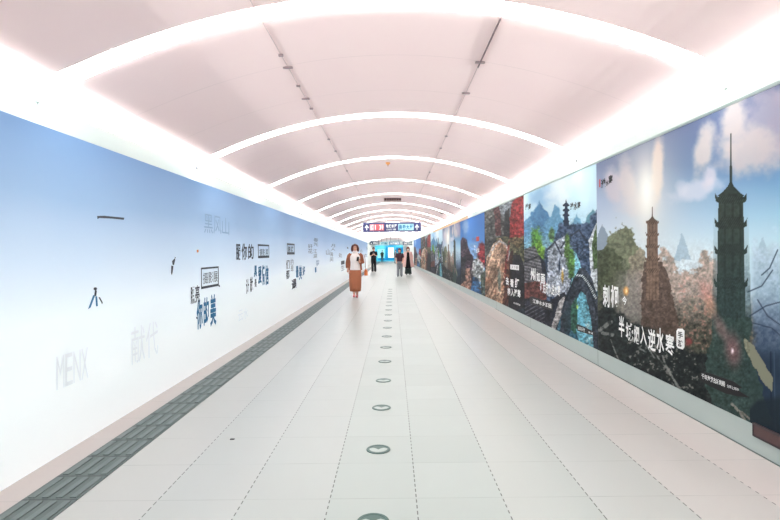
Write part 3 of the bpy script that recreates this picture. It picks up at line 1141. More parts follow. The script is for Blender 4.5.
    P.fill((34, 40, 50), .8 * P.line(rimline, 1.3))
    P.fill((190, 198, 198), .9 * P.line([(578, 275), (584, 276), (590, 284), (597, 298)], 1.5) * (np.mod(x + y, 2.6) < 1.5))
    P.fill((108, 166, 182) + (n[..., None] - .5) * 50, P.poly([(578, 300), (582, 291), (587, 296), (592, 318), (596, 360), (584, 356), (577, 330)], .6, 5, 83))
    P.fill((190, 214, 216), .8 * sst(.55, .66, n2) * P.poly([(586, 318), (592, 320), (597, 362), (588, 358)]))
    P.fill((56, 96, 78) + (n2[..., None] - .5) * 40, .9 * P.poly([(572, 306), (578, 296), (579, 318), (577, 334), (571, 330)], 1, 4, 88))
    P.fill((52, 66, 74), .9 * P.poly([(563, 316), (572, 304), (572, 330), (566, 338)], .6))
    P.fill((182, 208, 90), .8 * P.blob(578.5, 307, 1.0, 2.0, .5))
    return speckle(P, .42, 511, sst(205, 250, y))


def paint_cliff(x, y):
    P = Pic(x, y)
    n = fbm(x, y, 7, 4, 221)
    n2 = fbm(x, y, 2.0, 3, 228)
    n3 = fbm(x * 1.5 + y * .55, y * .32, 2.6, 3, 233)     # slanting rock strata
    P.c = np.broadcast_to(np.array([84, 84, 82.]), x.shape + (3,)) + (n2[..., None] - .5) * np.array([130, 126, 122])
    P.fill((176, 188, 198), .75 * P.blob(507, 208, 8, 9, .6, .5, 5, 7))
    P.fill((96, 52, 52) + (n2[..., None] - .5) * 90, .8 * P.poly([(494, 205), (500, 200), (502, 236), (496, 236)], 1.5, 4, 9))
    P.fill((50, 50, 52), .85 * P.poly([(505, 212), (510, 208), (511, 240), (504, 242)], 1, 4, 10))
    P.fill((150, 54, 54) + (n2[..., None] - .5) * np.array([110, 90, 90]), .92 * P.poly([(512, 204), (526, 190), (527, 236), (520, 250), (509, 240)], 2.5, 5, 12))
    P.fill((96, 96, 70) + (n2[..., None] - .5) * np.array([150, 130, 100]), .85 * P.poly([(496, 238), (526, 236), (527, 262), (506, 258), (494, 250)], 2, 5, 13))
    cl = P.poly([(487, 258), (494, 244), (500, 238), (508, 246), (511, 262), (508, 290), (503, 318), (496, 326), (484, 320)], 1.2, 5, 14)
    P.fill((164, 136, 116) + (n3[..., None] - .5) * np.array([230, 210, 190]), cl)
    P.fill((70, 40, 34) + (n3[..., None] - .5) * np.array([110, 80, 70]), .9 * P.poly([(506, 256), (514, 250), (512, 290), (506, 320), (500, 322), (505, 290)], 1, 4, 16))
    P.fill((196, 196, 196), .85 * P.line([(490, 256), (495, 246), (500, 241), (506, 244), (510, 252), (508, 260)], 1.3) * (n2 > .35))
    P.fill((170, 118, 92), .6 * sst(.55, .7, n) * cl)
    P.fill((88, 116, 112), .7 * P.blob(500, 280, 1.6, 10, .5, .5, 3, 18))
    P.fill((120, 46, 44), .75 * P.line([(510, 242), (507, 262), (505, 280)], 1.4) * (n2 > .4))
    smoke = P.poly([(514, 256), (520, 254), (526, 268), (527, 330), (508, 322), (510, 290)], 1.5, 5, 19)
    P.fill((38, 36, 42) + (n2[..., None] - .5) * 24, .95 * smoke)
    P.fill((40, 52, 60), .9 * sst(-2, 2, y - np.interp(x, [484, 500, 527], [322, 318, 306])) * (x > 503))
    return speckle(P, .42, 521)


def paint_street(x, y):
    P = Pic(x, y)
    n = fbm(x, y, 6, 4, 321)
    n2 = fbm(x, y, 1.8, 3, 328)
    P.c = P.grad([(205, (66, 118, 190)), (240, (96, 150, 214)), (262, (150, 190, 226)), (330, (120, 160, 190))])
    P.fill((196, 212, 232), .6 * P.blob(466, 226, 3, 8, .6, .6, 5, 4))
    P.fill((170, 196, 228), .5 * P.blob(474, 250, 6, 6, .6, .6, 5, 6))
    edge = np.interp(x, [460, 463, 468, 473, 476], [244, 236, 244, 256, 270]) + (n - .5) * 10
    P.fill((74, 56, 66) + (n2[..., None] - .5) * np.array([110, 80, 80]), .95 * sst(-1, 2, y - edge) * (x < 475))
    P.fill((138, 52, 58) + (n2[..., None] - .5) * np.array([120, 70, 70]), P.blob(482.5, 254, 4.5, 12, .35, .5, 4, 8))
    P.fill((176, 178, 176) + (n2[..., None] - .5) * 190, .9 * P.poly([(473, 262), (478, 256), (484, 264), (485, 282), (476, 282), (472, 272)], 1, 3, 9))
    P.fill((64, 108, 150) + (n[..., None] - .5) * 40, P.poly([(473, 276), (478, 278), (484, 296), (484, 312), (470, 306)], .7, 4, 10))
    P.fill((72, 82, 70) + (n2[..., None] - .5) * 70, .9 * P.poly([(481, 276), (486, 270), (486, 312), (482, 300)], .8, 3, 11))
    P.fill((150, 116, 100) + (n2[..., None] - .5) * 110, .9 * P.poly([(460, 270), (470, 268), (472, 284), (468, 300), (460, 300)], 1, 3, 12))
    P.fill((48, 48, 54), .9 * P.poly([(460, 258), (466, 256), (466, 280), (460, 286)], 1, 3, 13))
    return speckle(P, .6, 531, sst(240, 262, y))


# ------------------------------------------------------------------ posters on the right wall
ZP0, ZP1 = 0.2, 1.747 * H


def s2l(c):
    c = np.clip(c / 255.0, 0, 1)
    return np.where(c <= 0.04045, c / 12.92, ((c + 0.055) / 1.055) ** 2.4)


def poster(px0, px1, nx, nz, painter, src, label, far=False):
    """board between two photo columns on the wall; src = photo columns the design spans"""
    Ya, Yb = on_right(px0, 252)[0], on_right(px1, 252)[0]
    bx = XR((Ya + Yb) / 2)
    t = empty('advertising_poster', (bx, Ya, ZP0), label, 'poster', 'advertising posters on the right wall')
    a = np.linspace(0, 1, nx)
    inv = 1 / Ya + (1 / Yb - 1 / Ya) * a            # even in the picture's own columns
    Y = 1 / inv
    Z = np.linspace(ZP0, ZP1, nz)
    YY, ZZ = np.meshgrid(Y, Z)
    AA = np.broadcast_to(a, YY.shape)
    XX = np.vectorize(XR)(YY) - 0.016
    # design coordinates: where the same spot of the source poster lies
    sx0, sx1 = src
    sYa, sYb = on_right(sx0, 252)[0], on_right(sx1, 252)[0]
    if (sx0, sx1) == (px0, px1):
        dY = YY
    else:
        dY = sYa + (sYb - sYa) * ((YY - Ya) / (Yb - Ya))
    dX = np.vectorize(XR)(dY)
    u, v = dX / dY, (ZZ - H) / dY
    dpx = VPX + F * (RC * u - RS * v)
    dpy = VPY - F * (RS * u + RC * v)
    col = 0.92 * s2l(painter(dpx, dpy)) ** 1.1      # ink density
    n = nx * nz
    verts = np.stack([XX - bx, YY - Ya, ZZ - ZP0], -1).reshape(-1, 3)
    idx = np.arange(n).reshape(nz, nx)
    faces = np.stack([idx[:-1, :-1], idx[1:, :-1], idx[1:, 1:], idx[:-1, 1:]], -1).reshape(-1, 4)
    # rim and back of the board
    loop = list(idx[0, :]) + list(idx[1:, -1]) + list(idx[-1, -2::-1]) + list(idx[-2:0:-1, 0])
    back = verts[loop] + np.array([0.014, 0, 0])
    nb = len(loop)
    allv = np.concatenate([verts, back])
    rim = np.array([(loop[i], loop[(i + 1) % nb], n + (i + 1) % nb, n + i) for i in range(nb)])
    fl = np.concatenate([faces, rim])
    me = bpy.data.meshes.new('printed_sheet')
    me.vertices.add(len(allv))
    me.vertices.foreach_set('co', allv.astype(np.float32).ravel())
    me.loops.add(fl.size)
    me.loops.foreach_set('vertex_index', fl.astype(np.int32).ravel())
    me.polygons.add(len(fl))
    me.polygons.foreach_set('loop_start', (np.arange(len(fl)) * 4).astype(np.int32))
    me.update(calc_edges=True)
    at_ = me.attributes.new('print', 'FLOAT_COLOR', 'POINT')
    cc = np.concatenate([col.reshape(-1, 3), col.reshape(-1, 3)[loop]])
    cc = np.concatenate([cc, np.ones((len(cc), 1))], 1)
    at_.data.foreach_set('color', cc.astype(np.float32).ravel())
    me.materials.append(M_pic)
    o = bpy.data.objects.new('printed_sheet', me)
    COL.objects.link(o)
    o.parent = t
    return t


P_SRC = {'a': (598.4, 846), 'b': (525, 598.4), 'c': (485.3, 525), 'd': (461, 485.3)}
G1 = poster(598.4, 846, 420, 440, paint_pagoda, P_SRC['a'], 'huge poster of a tall dark tower under clouds, nearest on the right wall')
G2 = poster(525, 598.4, 180, 400, paint_bridge, P_SRC['b'], 'poster of a stone arch bridge and pale town, between dark cliff poster and tower poster')
G3 = poster(485.3, 525, 110, 300, paint_cliff, P_SRC['c'], 'dark poster of brown cliff and red leaves, beside the arch bridge poster')
G4 = poster(461, 485.3, 70, 200, paint_street, P_SRC['d'], 'poster of a deep blue sky over a canal street, left of the cliff poster')
G5 = poster(443, 461, 60, 160, paint_pagoda, P_SRC['a'], 'small distant tower poster under the pale wooden batten, left of the canal street poster')
G6 = poster(431, 443, 44, 120, paint_bridge, P_SRC['b'], 'small distant pale blue poster of mountains and town, past the far tower poster')
G7 = poster(421, 431, 36, 90, paint_cliff, P_SRC['c'], 'small distant dark brown poster, second from the far end of the row')
G8 = poster(414, 421, 30, 70, paint_street, P_SRC['d'], 'tiny blue poster at the far end of the right wall')


def rpart(t, name, fn, m, label=None):
    mb = MB()
    fn(mb)
    o = mb.build(name, m, t, origin=tuple(t.location))
    o.location = (0, 0, 0)
    if label:
        o['label'] = label
    return o


def rtext(mb, s, box, bold=0.012, off=0.019, gap=0.1, slope=0.0):
    """characters in a photo box on the right wall"""
    n = len(s)
    w = (box[2] - box[0]) / (n + gap * (n - 1))
    for i, ch in enumerate(s):
        if ch == ' ':
            continue
        x0 = box[0] + i * w * (1 + gap)
        dy = slope * (x0 - box[0])
        ya, yb, za, zb_ = right_box(x0, box[1] + dy, x0 + w, box[3] + dy)
        char_on(mb, ch, (XR((ya + yb) / 2), ya, za), RU, RV, ya - yb, zb_ - za, off, RN, bold)


def rpoly(mb, pts, off=0.0175, th=0.002):
    q = [on_right(a, b) for a, b in pts]
    mb.prism([(XR(y) - off, y, z) for y, z in q], (-th, 0, 0))


# tower poster
rpart(G1, 'title_lettering', lambda m: [rtext(m, c, b, 0.025) for c, b in (('刺', (604.5, 285, 611, 307)), ('桐', (612.5, 285.5, 620, 308)), ('今', (624, 296, 628.5, 305)))], M_whiteprint)
rpart(G1, 'title_lettering', lambda m: [rtext(m, c, b, 0.022) for c, b in (
    ('半', (620.5, 316, 626, 337)), ('城', (627.5, 323, 635, 341)), ('烟', (635.6, 326, 641, 344)), ('入', (642, 326, 648.5, 345)),
    ('逆', (650, 329, 657.5, 351)), ('水', (658.5, 328, 666, 353)), ('寒', (667.5, 334, 676.5, 355)))], M_whiteprint)
sl = rpart(G1, 'seal', lambda m: rpoly(m, [(678.5, 331), (680, 328.6), (684.5, 328.6), (686.5, 331), (686.5, 347), (684.8, 349.5), (680, 348), (678.5, 345.5)]), M_whiteprint)
mb = MB()
for c, b in (('手', (680, 331.5, 685.2, 338.5)), ('游', (680, 340, 685.2, 347))):
    rtext(mb, c, b, 0.02, 0.0215)
o = mb.build('seal_lettering', M_black, sl, origin=tuple(G1.location))
o.location = (0, 0, 0)
st = rpart(G1, 'caption_strip', lambda m: rpoly(m, [(701.5, 375), (704, 371.5), (712, 373), (736, 381.5), (745, 388), (738, 388.5), (752, 397.5), (742, 396.5), (728, 393.5), (712, 386), (703, 381)]), M_black)
mb = MB()
rtext(mb, '千年海港古城刺桐', (704, 373.6, 727.5, 379), 0.01, 0.0205, 0.05, slope=0.36)
o = mb.build('caption_lettering', M_whiteprint, st, origin=tuple(G1.location))
o.location = (0, 0, 0)
mb = MB()
rtext(mb, '全新上线中', (729.5, 384.5, 741.5, 387.5), 0.0, 0.0205, 0.05, slope=0.36)
o = mb.build('caption_lettering', M_whiteprint, st, origin=tuple(G1.location))
o.location = (0, 0, 0)
rpart(G1, 'brush_lettering', lambda m: [rtext(m, c, b, 0.03) for c, b in (('逆', (602.6, 178.5, 607.2, 188.5)), ('水', (607.4, 180, 610, 186)), ('寒', (610, 175, 614.4, 185)))], M_black)
rpart(G1, 'red_seal', lambda m: rpoly(m, [(600.8, 179.5), (601.8, 179), (601.8, 187), (600.8, 187.4)]), M_red)
# bridge poster
rpart(G2, 'title_lettering', lambda m: [rtext(m, c, b, 0.03) for c, b in (('州', (531.5, 268, 536.5, 281)), ('如', (537.5, 272, 541, 282)), ('画', (542, 274, 546, 284)))], M_whiteprint)
rpart(G2, 'title_lettering', lambda m: rtext(m, '逛姑苏入逆水寒', (541, 282, 561.5, 293), 0.02, gap=0.05, slope=0.18), M_whiteprint)
st = rpart(G2, 'caption_strip', lambda m: rpoly(m, [(530.5, 297), (533, 296.3), (554.5, 303.5), (554.3, 311), (531, 303.5)]), M_black)
mb = MB()
rtext(mb, '江南水乡游园', (534, 299, 552.5, 303.3), 0.02, 0.0205, 0.1, slope=0.3)
o = mb.build('caption_lettering', M_whiteprint, st, origin=tuple(G2.location))
o.location = (0, 0, 0)
st = rpart(G2, 'caption_strip', lambda m: rpoly(m, [(577.5, 325.5), (579, 324), (586, 327), (597, 332.5), (596.5, 336), (579, 331)]), M_black)
mb = MB()
rtext(mb, '姑苏城开放', (579.5, 326.3, 586.5, 330), 0.01, 0.0205, 0.05, slope=0.35)
o = mb.build('caption_lettering', M_whiteprint, st, origin=tuple(G2.location))
o.location = (0, 0, 0)
mb = MB()
rtext(mb, '敬请', (590, 331.5, 594.5, 333.3), 0.01, 0.0205, 0.2, slope=0.35)
o = mb.build('caption_lettering', M_whiteprint, st, origin=tuple(G2.location))
o.location = (0, 0, 0)
rpart(G2, 'brush_lettering', lambda m: rtext(m, '逆寒', (526.2, 203.5, 532, 210.5), 0.03), M_black)
rpart(G2, 'brush_lettering', lambda m: rtext(m, '逆水寒', (571.5, 202.5, 582, 210.5), 0.03, slope=-.15), M_black)
# cliff poster
st = rpart(G3, 'caption_strip', lambda m: rpoly(m, [(511.2, 264.5), (519.8, 265.2), (519.8, 270.3), (511.2, 269.2)]), M_whiteprint, 'white caption strip')
mb = MB()
rtext(mb, '天下景', (512.2, 265.8, 519, 269), 0.0, 0.0205, 0.1, slope=0.08)
o = mb.build('caption_lettering', M_black, st, origin=tuple(G3.location))
o.location = (0, 0, 0)
rpart(G3, 'title_lettering', lambda m: [rtext(m, c, b, 0.035) for c, b in (('去', (506.6, 277, 509.6, 285)), ('看', (511, 279, 514.5, 287)), ('红', (515.8, 278, 520, 288)))], M_whiteprint)
rpart(G3, 'title_lettering', lambda m: rtext(m, '枫入逆寒', (508.4, 288, 521.5, 296), 0.035, gap=.08, slope=.15), M_whiteprint)
rpart(G3, 'caption_lettering', lambda m: rtext(m, '山河同游', (514.5, 302, 521.5, 303.8), 0.02, gap=.2, slope=.4), M_whiteprint)
# canal street poster
rpart(G4, 'brush_lettering', lambda m: rtext(m, '逆水', (472.6, 237.6, 476.4, 241.8), 0.03, slope=-.05), M_navy)
rpart(G4, 'red_seal', lambda m: rpoly(m, [(476.8, 236.8), (479.8, 236.4), (479.8, 241), (476.8, 241.4)]), M_red)
rpart(G4, 'title_lettering', lambda m: (rtext(m, '来', (474.3, 245, 476.3, 250), 0.03), rtext(m, '过年', (476.8, 248, 480, 253), 0.03)), M_whiteprint)
rpart(G4, 'caption_strip', lambda m: rpoly(m, [(479, 287), (482.5, 288.8), (482.5, 290.8), (479, 289)]), M_black)

# wooden batten over the far posters
Ya, Yb = on_right(469, 252)[0], on_right(434, 252)[0]
zt = 1.747 * H
vs = []
for z in (zt + 0.004, zt + 0.095):
    vs += [(XR(Ya) - 0.03, Ya, z), (XR(Ya) + 0.01, Ya, z), (XR(Yb) + 0.01, Yb, z), (XR(Yb) - 0.03, Yb, z)]
o = MB().add(vs, [(0, 1, 2, 3), (4, 7, 6, 5), (0, 4, 5, 1), (1, 5, 6, 2), (2, 6, 7, 3), (3, 7, 4, 0)]).build('wooden_batten', M_wood, origin=(XR(Ya), Ya, zt))
tag(o, 'pale wooden batten above the far posters on the right wall', 'batten')

# dark plate over the skirting at the right edge
ya = on_right(758, 434)[0]
t = empty('wall_plate', (1.775 * H, ya, 0.13), 'dark brown plate over the skirting below the tower poster, at the right edge', 'plate')
MB().box(-0.03, -0.0125, -1.2, 0, 0.004, 0.075).build('panel', M_brown, t)
MB().box(-0.036, -0.0125, -1.2, 0.006, 0.075, 0.088).build('top_rail', mat('plate_rail', (58, 44, 48), 0.5), t)
MB().box(-0.034, -0.0125, 0.0, 0.01, -0.006, 0.08).box(-0.034, -0.0125, -1.2, 0.0, -0.008, 0.004).build('edge_strip', mat('plate_edge', (46, 34, 38), 0.5), t)

# ------------------------------------------------------------------ hanging signs
YS = 16.5 * H
xa, _, z1 = at(363, 223.2, YS)
xb, _, z0 = at(421, 231.2, YS)
xc = (xa + xb) / 2
w = (xb - xa) / 2
hh = (z1 - z0)
t = empty('hanging_sign', (xc, YS, z0), 'navy hanging direction sign with white arrows across the middle of the passage', 'sign')
board = MB().box(-w, w, -0.05, 0.05, 0, hh).build('board', M_navy, t)
rim = MB().box(-w - .01, w + .01, -0.055, 0.055, hh, hh + 0.02).box(-w - .01, w + .01, -0.055, 0.055, -0.02, 0).build('trim_rail', mat('sign_rail', (110, 108, 140), 0.4), t)


def sx(px):
    return at(px, 227, YS)[0] - xc


def arrow(mb, cx, s):
    mb.prism([(cx, -0.052, hh * .82), (cx + s, -0.052, hh * .45), (cx + s * .55, -0.052, hh * .40), (cx + s * .2, -0.052, hh * .56), (cx + s * .2, -0.052, hh * .16),
              (cx - s * .2, -0.052, hh * .16), (cx - s * .2, -0.052, hh * .56), (cx - s * .55, -0.052, hh * .40), (cx - s, -0.052, hh * .45)], (0, -0.004, 0))


for px in (366.8, 416.9):
    mb = MB()
    arrow(mb, sx(px), 0.1)
    mb.build('arrow', M_whiteprint, t)
SU, SV, SN = (1, 0, 0), (0, 0, 1), (0, -1, 0)
M_pinkp = mat('pink_sign_panel', (222, 150, 158), 0.4)
M_redp = mat('red_sign_panel', (214, 96, 104), 0.4)
M_cyanp = mat('pale_cyan_sign_panel', (176, 222, 236), 0.4)
M_darktext = mat('navy_print', (60, 70, 110), 0.5)
for pa, pb, m_, tx, tm in ((369.8, 374, M_pinkp, '出口', M_whiteprint), (374.3, 384, M_redp, '1 3号', M_whiteprint), (398.2, 413.6, M_cyanp, '换乘大厅', M_bluetext)):
    pn = MB().box(sx(pa), sx(pb), -0.054, -0.05, hh * .12, hh * .86).build('sign_panel', m_, t)
    mb = MB()
    text_on(mb, tx, (sx(pa) + .03, 0, hh * .2), SU, SV, sx(pb) - sx(pa) - .06, hh * .58, 0.056, SN, 0.03)
    mb.build('lettering', tm, pn)
mb = MB()
text_on(mb, '地铁站厅', (sx(386), 0, hh * .42), SU, SV, sx(396.8) - sx(386), hh * .42, 0.053, SN, 0.03)
mb.build('lettering', M_whiteprint, t)
mb = MB()
text_on(mb, 'Station Hall', (sx(386.3), 0, hh * .14), SU, SV, sx(396) - sx(386.3), hh * .18, 0.053, SN, 0.0)
mb.build('lettering', M_whiteprint, t)
for px in (370, 411.5):
    x = sx(px)
    zt_ = vault_z(x + xc) - z0
    MB().tube([(x, 0, hh), (x, 0, zt_)], 0.012, 8).build('rod', M_grey, t)
for s in (-1, 1):
    MB().box(min(s * w, s * (w + .5)), max(s * w, s * (w + .5)), -0.008, 0.008, hh * .5, hh * .53).build('stay', M_grey, t)


def small_sign(px0, py0, px1, py1, Y, m_, txt, tm, label, panels=()):
    x0, _, zz1 = at(px0, py0, Y)
    x1, _, zz0 = at(px1, py1, Y)
    c = (x0 + x1) / 2
    t = empty('hanging_sign', (c, Y, zz0), label, 'sign', 'far overhead signs')
    w, h = (x1 - x0) / 2, zz1 - zz0
    MB().box(-w, w, -0.05, 0.05, 0, h).build('board', m_, t)
    mb = MB()
    text_on(mb, txt, (-w * .75, 0, h * .2), SU, SV, w * 1.5, h * .6, 0.053, SN, 0.03)
    mb.build('lettering', tm, t)
    for q in (-.7, .7):
        MB().tube([(w * q, 0, h), (w * q, 0, vault_z(c + w * q) - zz0)], 0.02, 8).build('rod', M_grey, t)
    return t


small_sign(369.5, 241, 379.5, 244.6, 30 * H, mat('dark_slate_sign', (62, 76, 92), 0.4), '·出口', M_whiteprint, 'small dark far sign hanging over the person in black')
small_sign(389, 241.5, 400, 245.2, 36.7 * H, mat('grey_blue_sign', (120, 150, 172), 0.4), '站厅出口', M_whiteprint, 'grey blue far sign in the middle above the cyan screens')
small_sign(402.5, 241.5, 415, 245.2, 37 * H, mat('slate_sign', (84, 104, 122), 0.4), '出口方向', M_whiteprint, 'slate far sign at right over the person in the pink coat')
small_sign(380.5, 242, 388, 245, 38 * H, mat('pale_cyan_sign', (170, 220, 232), 0.4), '广告', M_bluetext, 'pale cyan far sign beside the small dark sign')

# ------------------------------------------------------------------ far end: glowing cyan display wall
YE = Y1 - 0.02
t = empty('display_wall', (0, YE, 0), 'glowing cyan display wall with white screens at the far end', 'display')
xa, _, _ = at(372, 252, YE)
xb, _, _ = at(407, 252, YE)
_, _, zt = at(390, 245.3, YE)
m_c = bpy.data.materials.new('cyan_display')
m_c.use_nodes = True
g = NX(m_c.node_tree)
tc = m_c.node_tree.nodes.new('ShaderNodeTexCoord')
nz = g.noise(tc.outputs['Object'], 0.55, 3)
b = m_c.node_tree.nodes['Principled BSDF']
cc = g.mix(g.m('MULTIPLY_ADD', nz, 3.0, -1.0), lin((0, 160, 214)) + (1,), lin((110, 226, 240)) + (1,))
b.inputs['Base Color'].default_value = (0.02, 0.05, 0.06, 1)
m_c.node_tree.links.new(cc, b.inputs['Emission Color'])
b.inputs['Emission Strength'].default_value = 0.46
MB().box(xa, xb, -0.06, 0, 0.05, zt).build('display', m_c, t)
M_screen = mat('white_screen', (240, 252, 255), 0.4, emit=(240, 254, 255), estr=0.45)
M_teal = mat('teal_frame', (0, 120, 176), 0.4, emit=(0, 140, 200), estr=0.22)
for a, b_, c, d, mm, nm in ((388.2, 247.6, 393.8, 257.6, M_screen, 'white_screen'), (386, 246.4, 387.6, 259.6, M_teal, 'screen_frame'), (377.5, 249, 384.5, 258, mat('pale_screen', (170, 236, 244), .4, emit=(150, 232, 244), estr=.32), 'pale_screen'),
                            (396, 247.5, 404, 252, M_teal, 'screen_frame'), (378, 258.4, 395, 260, M_teal, 'screen_frame')):
    x0, _, zz1 = at(a, b_, YE)
    x1, _, zz0 = at(c, d, YE)
    MB().box(x0, x1, -0.1, -0.06, zz0, zz1).build(nm, mm, t)

# ------------------------------------------------------------------ people
SKIN = mat('skin', (226, 172, 148), 0.5, 0.35)
HAIR_R = mat('reddish_brown_hair', (96, 48, 42), 0.45, 0.4, noise=0.25, nscale=60)
HAIR_D = mat('dark_hair', (44, 34, 34), 0.45, 0.4, noise=0.2, nscale=60)
EYE = mat('eye', (30, 22, 22), 0.25)
LIP = mat('lips', (190, 84, 84), 0.4)


def hand(mb, wrist, d, side, palm_n, curl=0.5, s=1.0):
    """palm, four fingers and a thumb: d = pointing direction, side = towards the thumb, palm_n = out of the palm"""
    wrist, d, side, pn = Vector(wrist), Vector(d).normalized(), Vector(side).normalized(), Vector(palm_n).normalized()
    mb.tube([wrist - d * .02, wrist + d * .03, wrist + d * .085 * s], [(.024, .02), (.038, .018), (.04, .016)], 10)
    for i, ln in enumerate((.072, .08, .075, .058)):
        b = wrist + d * .08 * s + side * (.03 - i * .02)
        k1 = b + (d * math.cos(curl * .6) + pn * math.sin(curl * .6)) * ln * .45
        k2 = k1 + (d * math.cos(curl * 1.4) + pn * math.sin(curl * 1.4)) * ln * .32
        k3 = k2 + (d * math.cos(curl * 2.1) + pn * math.sin(curl * 2.1)) * ln * .25
        mb.tube([b - d * .02, b, k1, k2, k3], [.009, .0095, .009, .008, .006], 8)
    b = wrist + d * .03 + side * .03
    k1 = b + (d * .6 + side * .8) * .035
    k2 = k1 + (d * .85 + side * .25 + pn * .35) * .032
    mb.tube([b - side * .02, b, k1, k2], [.013, .0125, .011, .008], 8)


def body(t, S, arms, legs, lean=0.0, voxel=0.008, name='body', skin=None):
    """one continuous figure facing -Y, height S about 1.7; arms/legs are joint lists"""
    mb = MB()
    k = S / 1.7
    neck = 1.42 * k
    mb.loft([(0, 0, .80 * k, .13, .10), (0, 0, .90 * k, .165, .12), (0, 0, 1.04 * k, .125, .095), (0, lean * .3, 1.2 * k, .15, .105),
             (0, lean * .6, 1.33 * k, .17, .095), (0, lean * .8, 1.40 * k, .12, .075), (0, lean, 1.44 * k, .06, .058)], 20)
    mb.tube([(0, lean, 1.38 * k), (0, lean - .01, 1.52 * k)], [.055, .05], 12)
    hz = 1.59 * k
    hy = lean - .015
    mb.ball((0, hy + .01, hz + .01), (.076, .094, .105))
    mb.ball((0, hy - .03, hz - .05), (.056, .062, .062))
    mb.tube([(0, hy - .088, hz + .015), (0, hy - .108, hz - .022), (0, hy - .09, hz - .03)], [.009, .014, .011], 8)
    for s in (-1, 1):
        mb.ball((s * .078, hy + .012, hz - .005), (.012, .022, .032))
    for sh, el, wr in arms:
        mb.tube([(0, lean * .7, 1.36 * k), sh, el, wr], [.05, .05, .04, .027], 12)
    for hp, kn, an, toe in legs:
        mb.tube([(hp[0], hp[1], hp[2] + .06), hp, kn, an], [.08, .085, .055, .036], 12)
        mb.tube([(an[0], an[1] + .045, an[2] - .045), (an[0], an[1], an[2] - .04), ((an[0] + toe[0]) / 2, (an[1] + toe[1]) / 2, toe[2] + .02), toe],
                [.03, .036, .034, .022], 10)
    return mb, hz, hy


def face(t, hz, hy, mask=None):
    for s in (-1, 1):
        MB().ball((s * .03, hy - .079, hz + .008), (.013, .008, .007), 10, 6).build('eye', EYE, t, True)
    if mask:
        MB().ball((0, hy - .055, hz - .045), (.058, .05, .05)).build('face_mask', mask, t, True)
    else:
        MB().ball((0, hy - .086, hz - .058), (.022, .009, .007), 10, 6).build('mouth', LIP, t, True)


def place(px, py_feet, facing, label, shadow=None):
    a, b = ray(px, py_feet)
    Y = -H / b
    return empty('person', (a * Y, Y, 0), label, 'person', rz=facing)


# --- woman walking towards the camera
t = place(355.5, 297.3, 0.05, 'person with reddish bob in white top and long brown skirt walking with a phone')
S = 1.7
ph_hand = (.125, -.20, 1.17)
arms = [((.165, .0, 1.36), (.21, .03, 1.12), (.14, -.165, 1.13)), ((-.165, .0, 1.36), (-.225, .04, 1.11), (-.235, -.03, .90))]
legs = [((.085, 0, .86), (.075, -.03, .48), (.05, -.02, .085), (.055, -.16, .03)), ((-.085, 0, .86), (-.06, -.06, .48), (-.035, -.14, .10), (-.04, -.28, .05))]
mb, hz, hy = body(t, S, arms, legs)
hand(mb, (.14, -.165, 1.13), (-.15, -.5, .75), (-.9, .1, .1), (0, -.6, .5), .9)
hand(mb, (-.235, -.03, .90), (0, -.12, -1), (0, -1, 0), (1, 0, 0), .45)
mb.build('body', SKIN, t, voxel=0.0065)
face(t, hz, hy)
# bob
hb = MB()
hb.ball((0, hy + .03, hz + .03), (.098, .10, .108))
for s in (-1, 1):
    hb.tube([(s * .06, hy - .045, hz + .10), (s * .088, hy - .03, hz + .03), (s * .095, hy - .015, hz - .05), (s * .085, hy + .0, hz - .115)], [.028, .036, .042, .03], 10)
hb.tube([(0, hy + .09, hz), (0, hy + .075, hz - .11)], [(.09, .05), (.09, .045)], 12)
hb.tube([(-.06, hy - .07, hz + .085), (0, hy - .085, hz + .09), (.06, hy - .07, hz + .085)], [.02, .024, .02], 8)
hb.build('hair', HAIR_R, t, voxel=0.008)
M_top = mat('white_knit', (250, 240, 236), 0.8, 0.2, noise=0.05, nscale=50)
tp = MB()
tp.loft([(0, -.01, .88, .185, .15), (0, -.01, .98, .172, .135), (0, -.012, 1.1, .155, .128), (0, -.012, 1.22, .175, .14), (0, -.005, 1.33, .18, .12), (0, 0, 1.40, .12, .09), (0, -.004, 1.44, .075, .075), (0, -.008, 1.505, .072, .072)], 28, .03, 11)
tp.loft([(0, -.006, 1.42, .088, .085), (0, -.008, 1.46, .092, .09), (0, -.01, 1.50, .082, .08)], 20)
tp.build('high_neck_top', M_top, t, voxel=0.009, iters=3)
M_jac = mat('brown_jacket', (166, 102, 76), 0.75, 0.25, noise=0.08, nscale=25)
jk = MB()
jk.shell([(0, .02, .87, .225, .185), (0, .02, 1.0, .215, .175), (0, .02, 1.15, .205, .165), (0, .015, 1.30, .215, .15), (0, .01, 1.38, .17, .12), (0, .01, 1.43, .09, .085)],
         math.radians(-36), math.radians(216), .03)
jk.tube([(.13, .005, 1.385), (.185, .0, 1.34), (.235, .03, 1.12), (.16, -.125, 1.12)], [.07, .075, .068, .052], 14)
jk.tube([(-.13, .005, 1.385), (-.185, .0, 1.34), (-.245, .04, 1.12), (-.25, -.02, .95)], [.07, .075, .068, .055], 14)
jk.build('open_jacket', M_jac, t, voxel=0.011, iters=3)
M_skirt = mat('brown_skirt', (184, 114, 84), 0.8, 0.2, noise=0.06, nscale=12)
sk = MB()
sk.loft([(0, -.05, .20, .160, .165), (0, -.05, .32, .178, .17), (0, -.04, .50, .19, .17), (0, -.02, .70, .195, .165), (0, -.005, .85, .19, .15), (0, 0, .95, .165, .13)], 44, .075, 8, .4)
sk.build('long_skirt', M_skirt, t, True)
MB().loft([(0, 0, .935, .172, .136), (0, 0, .965, .168, .132)], 28).build('waistband', mat('brown_waistband', (140, 80, 56), .8), t, True)
M_shoe = mat('pink_shoe', (226, 140, 140), 0.5)
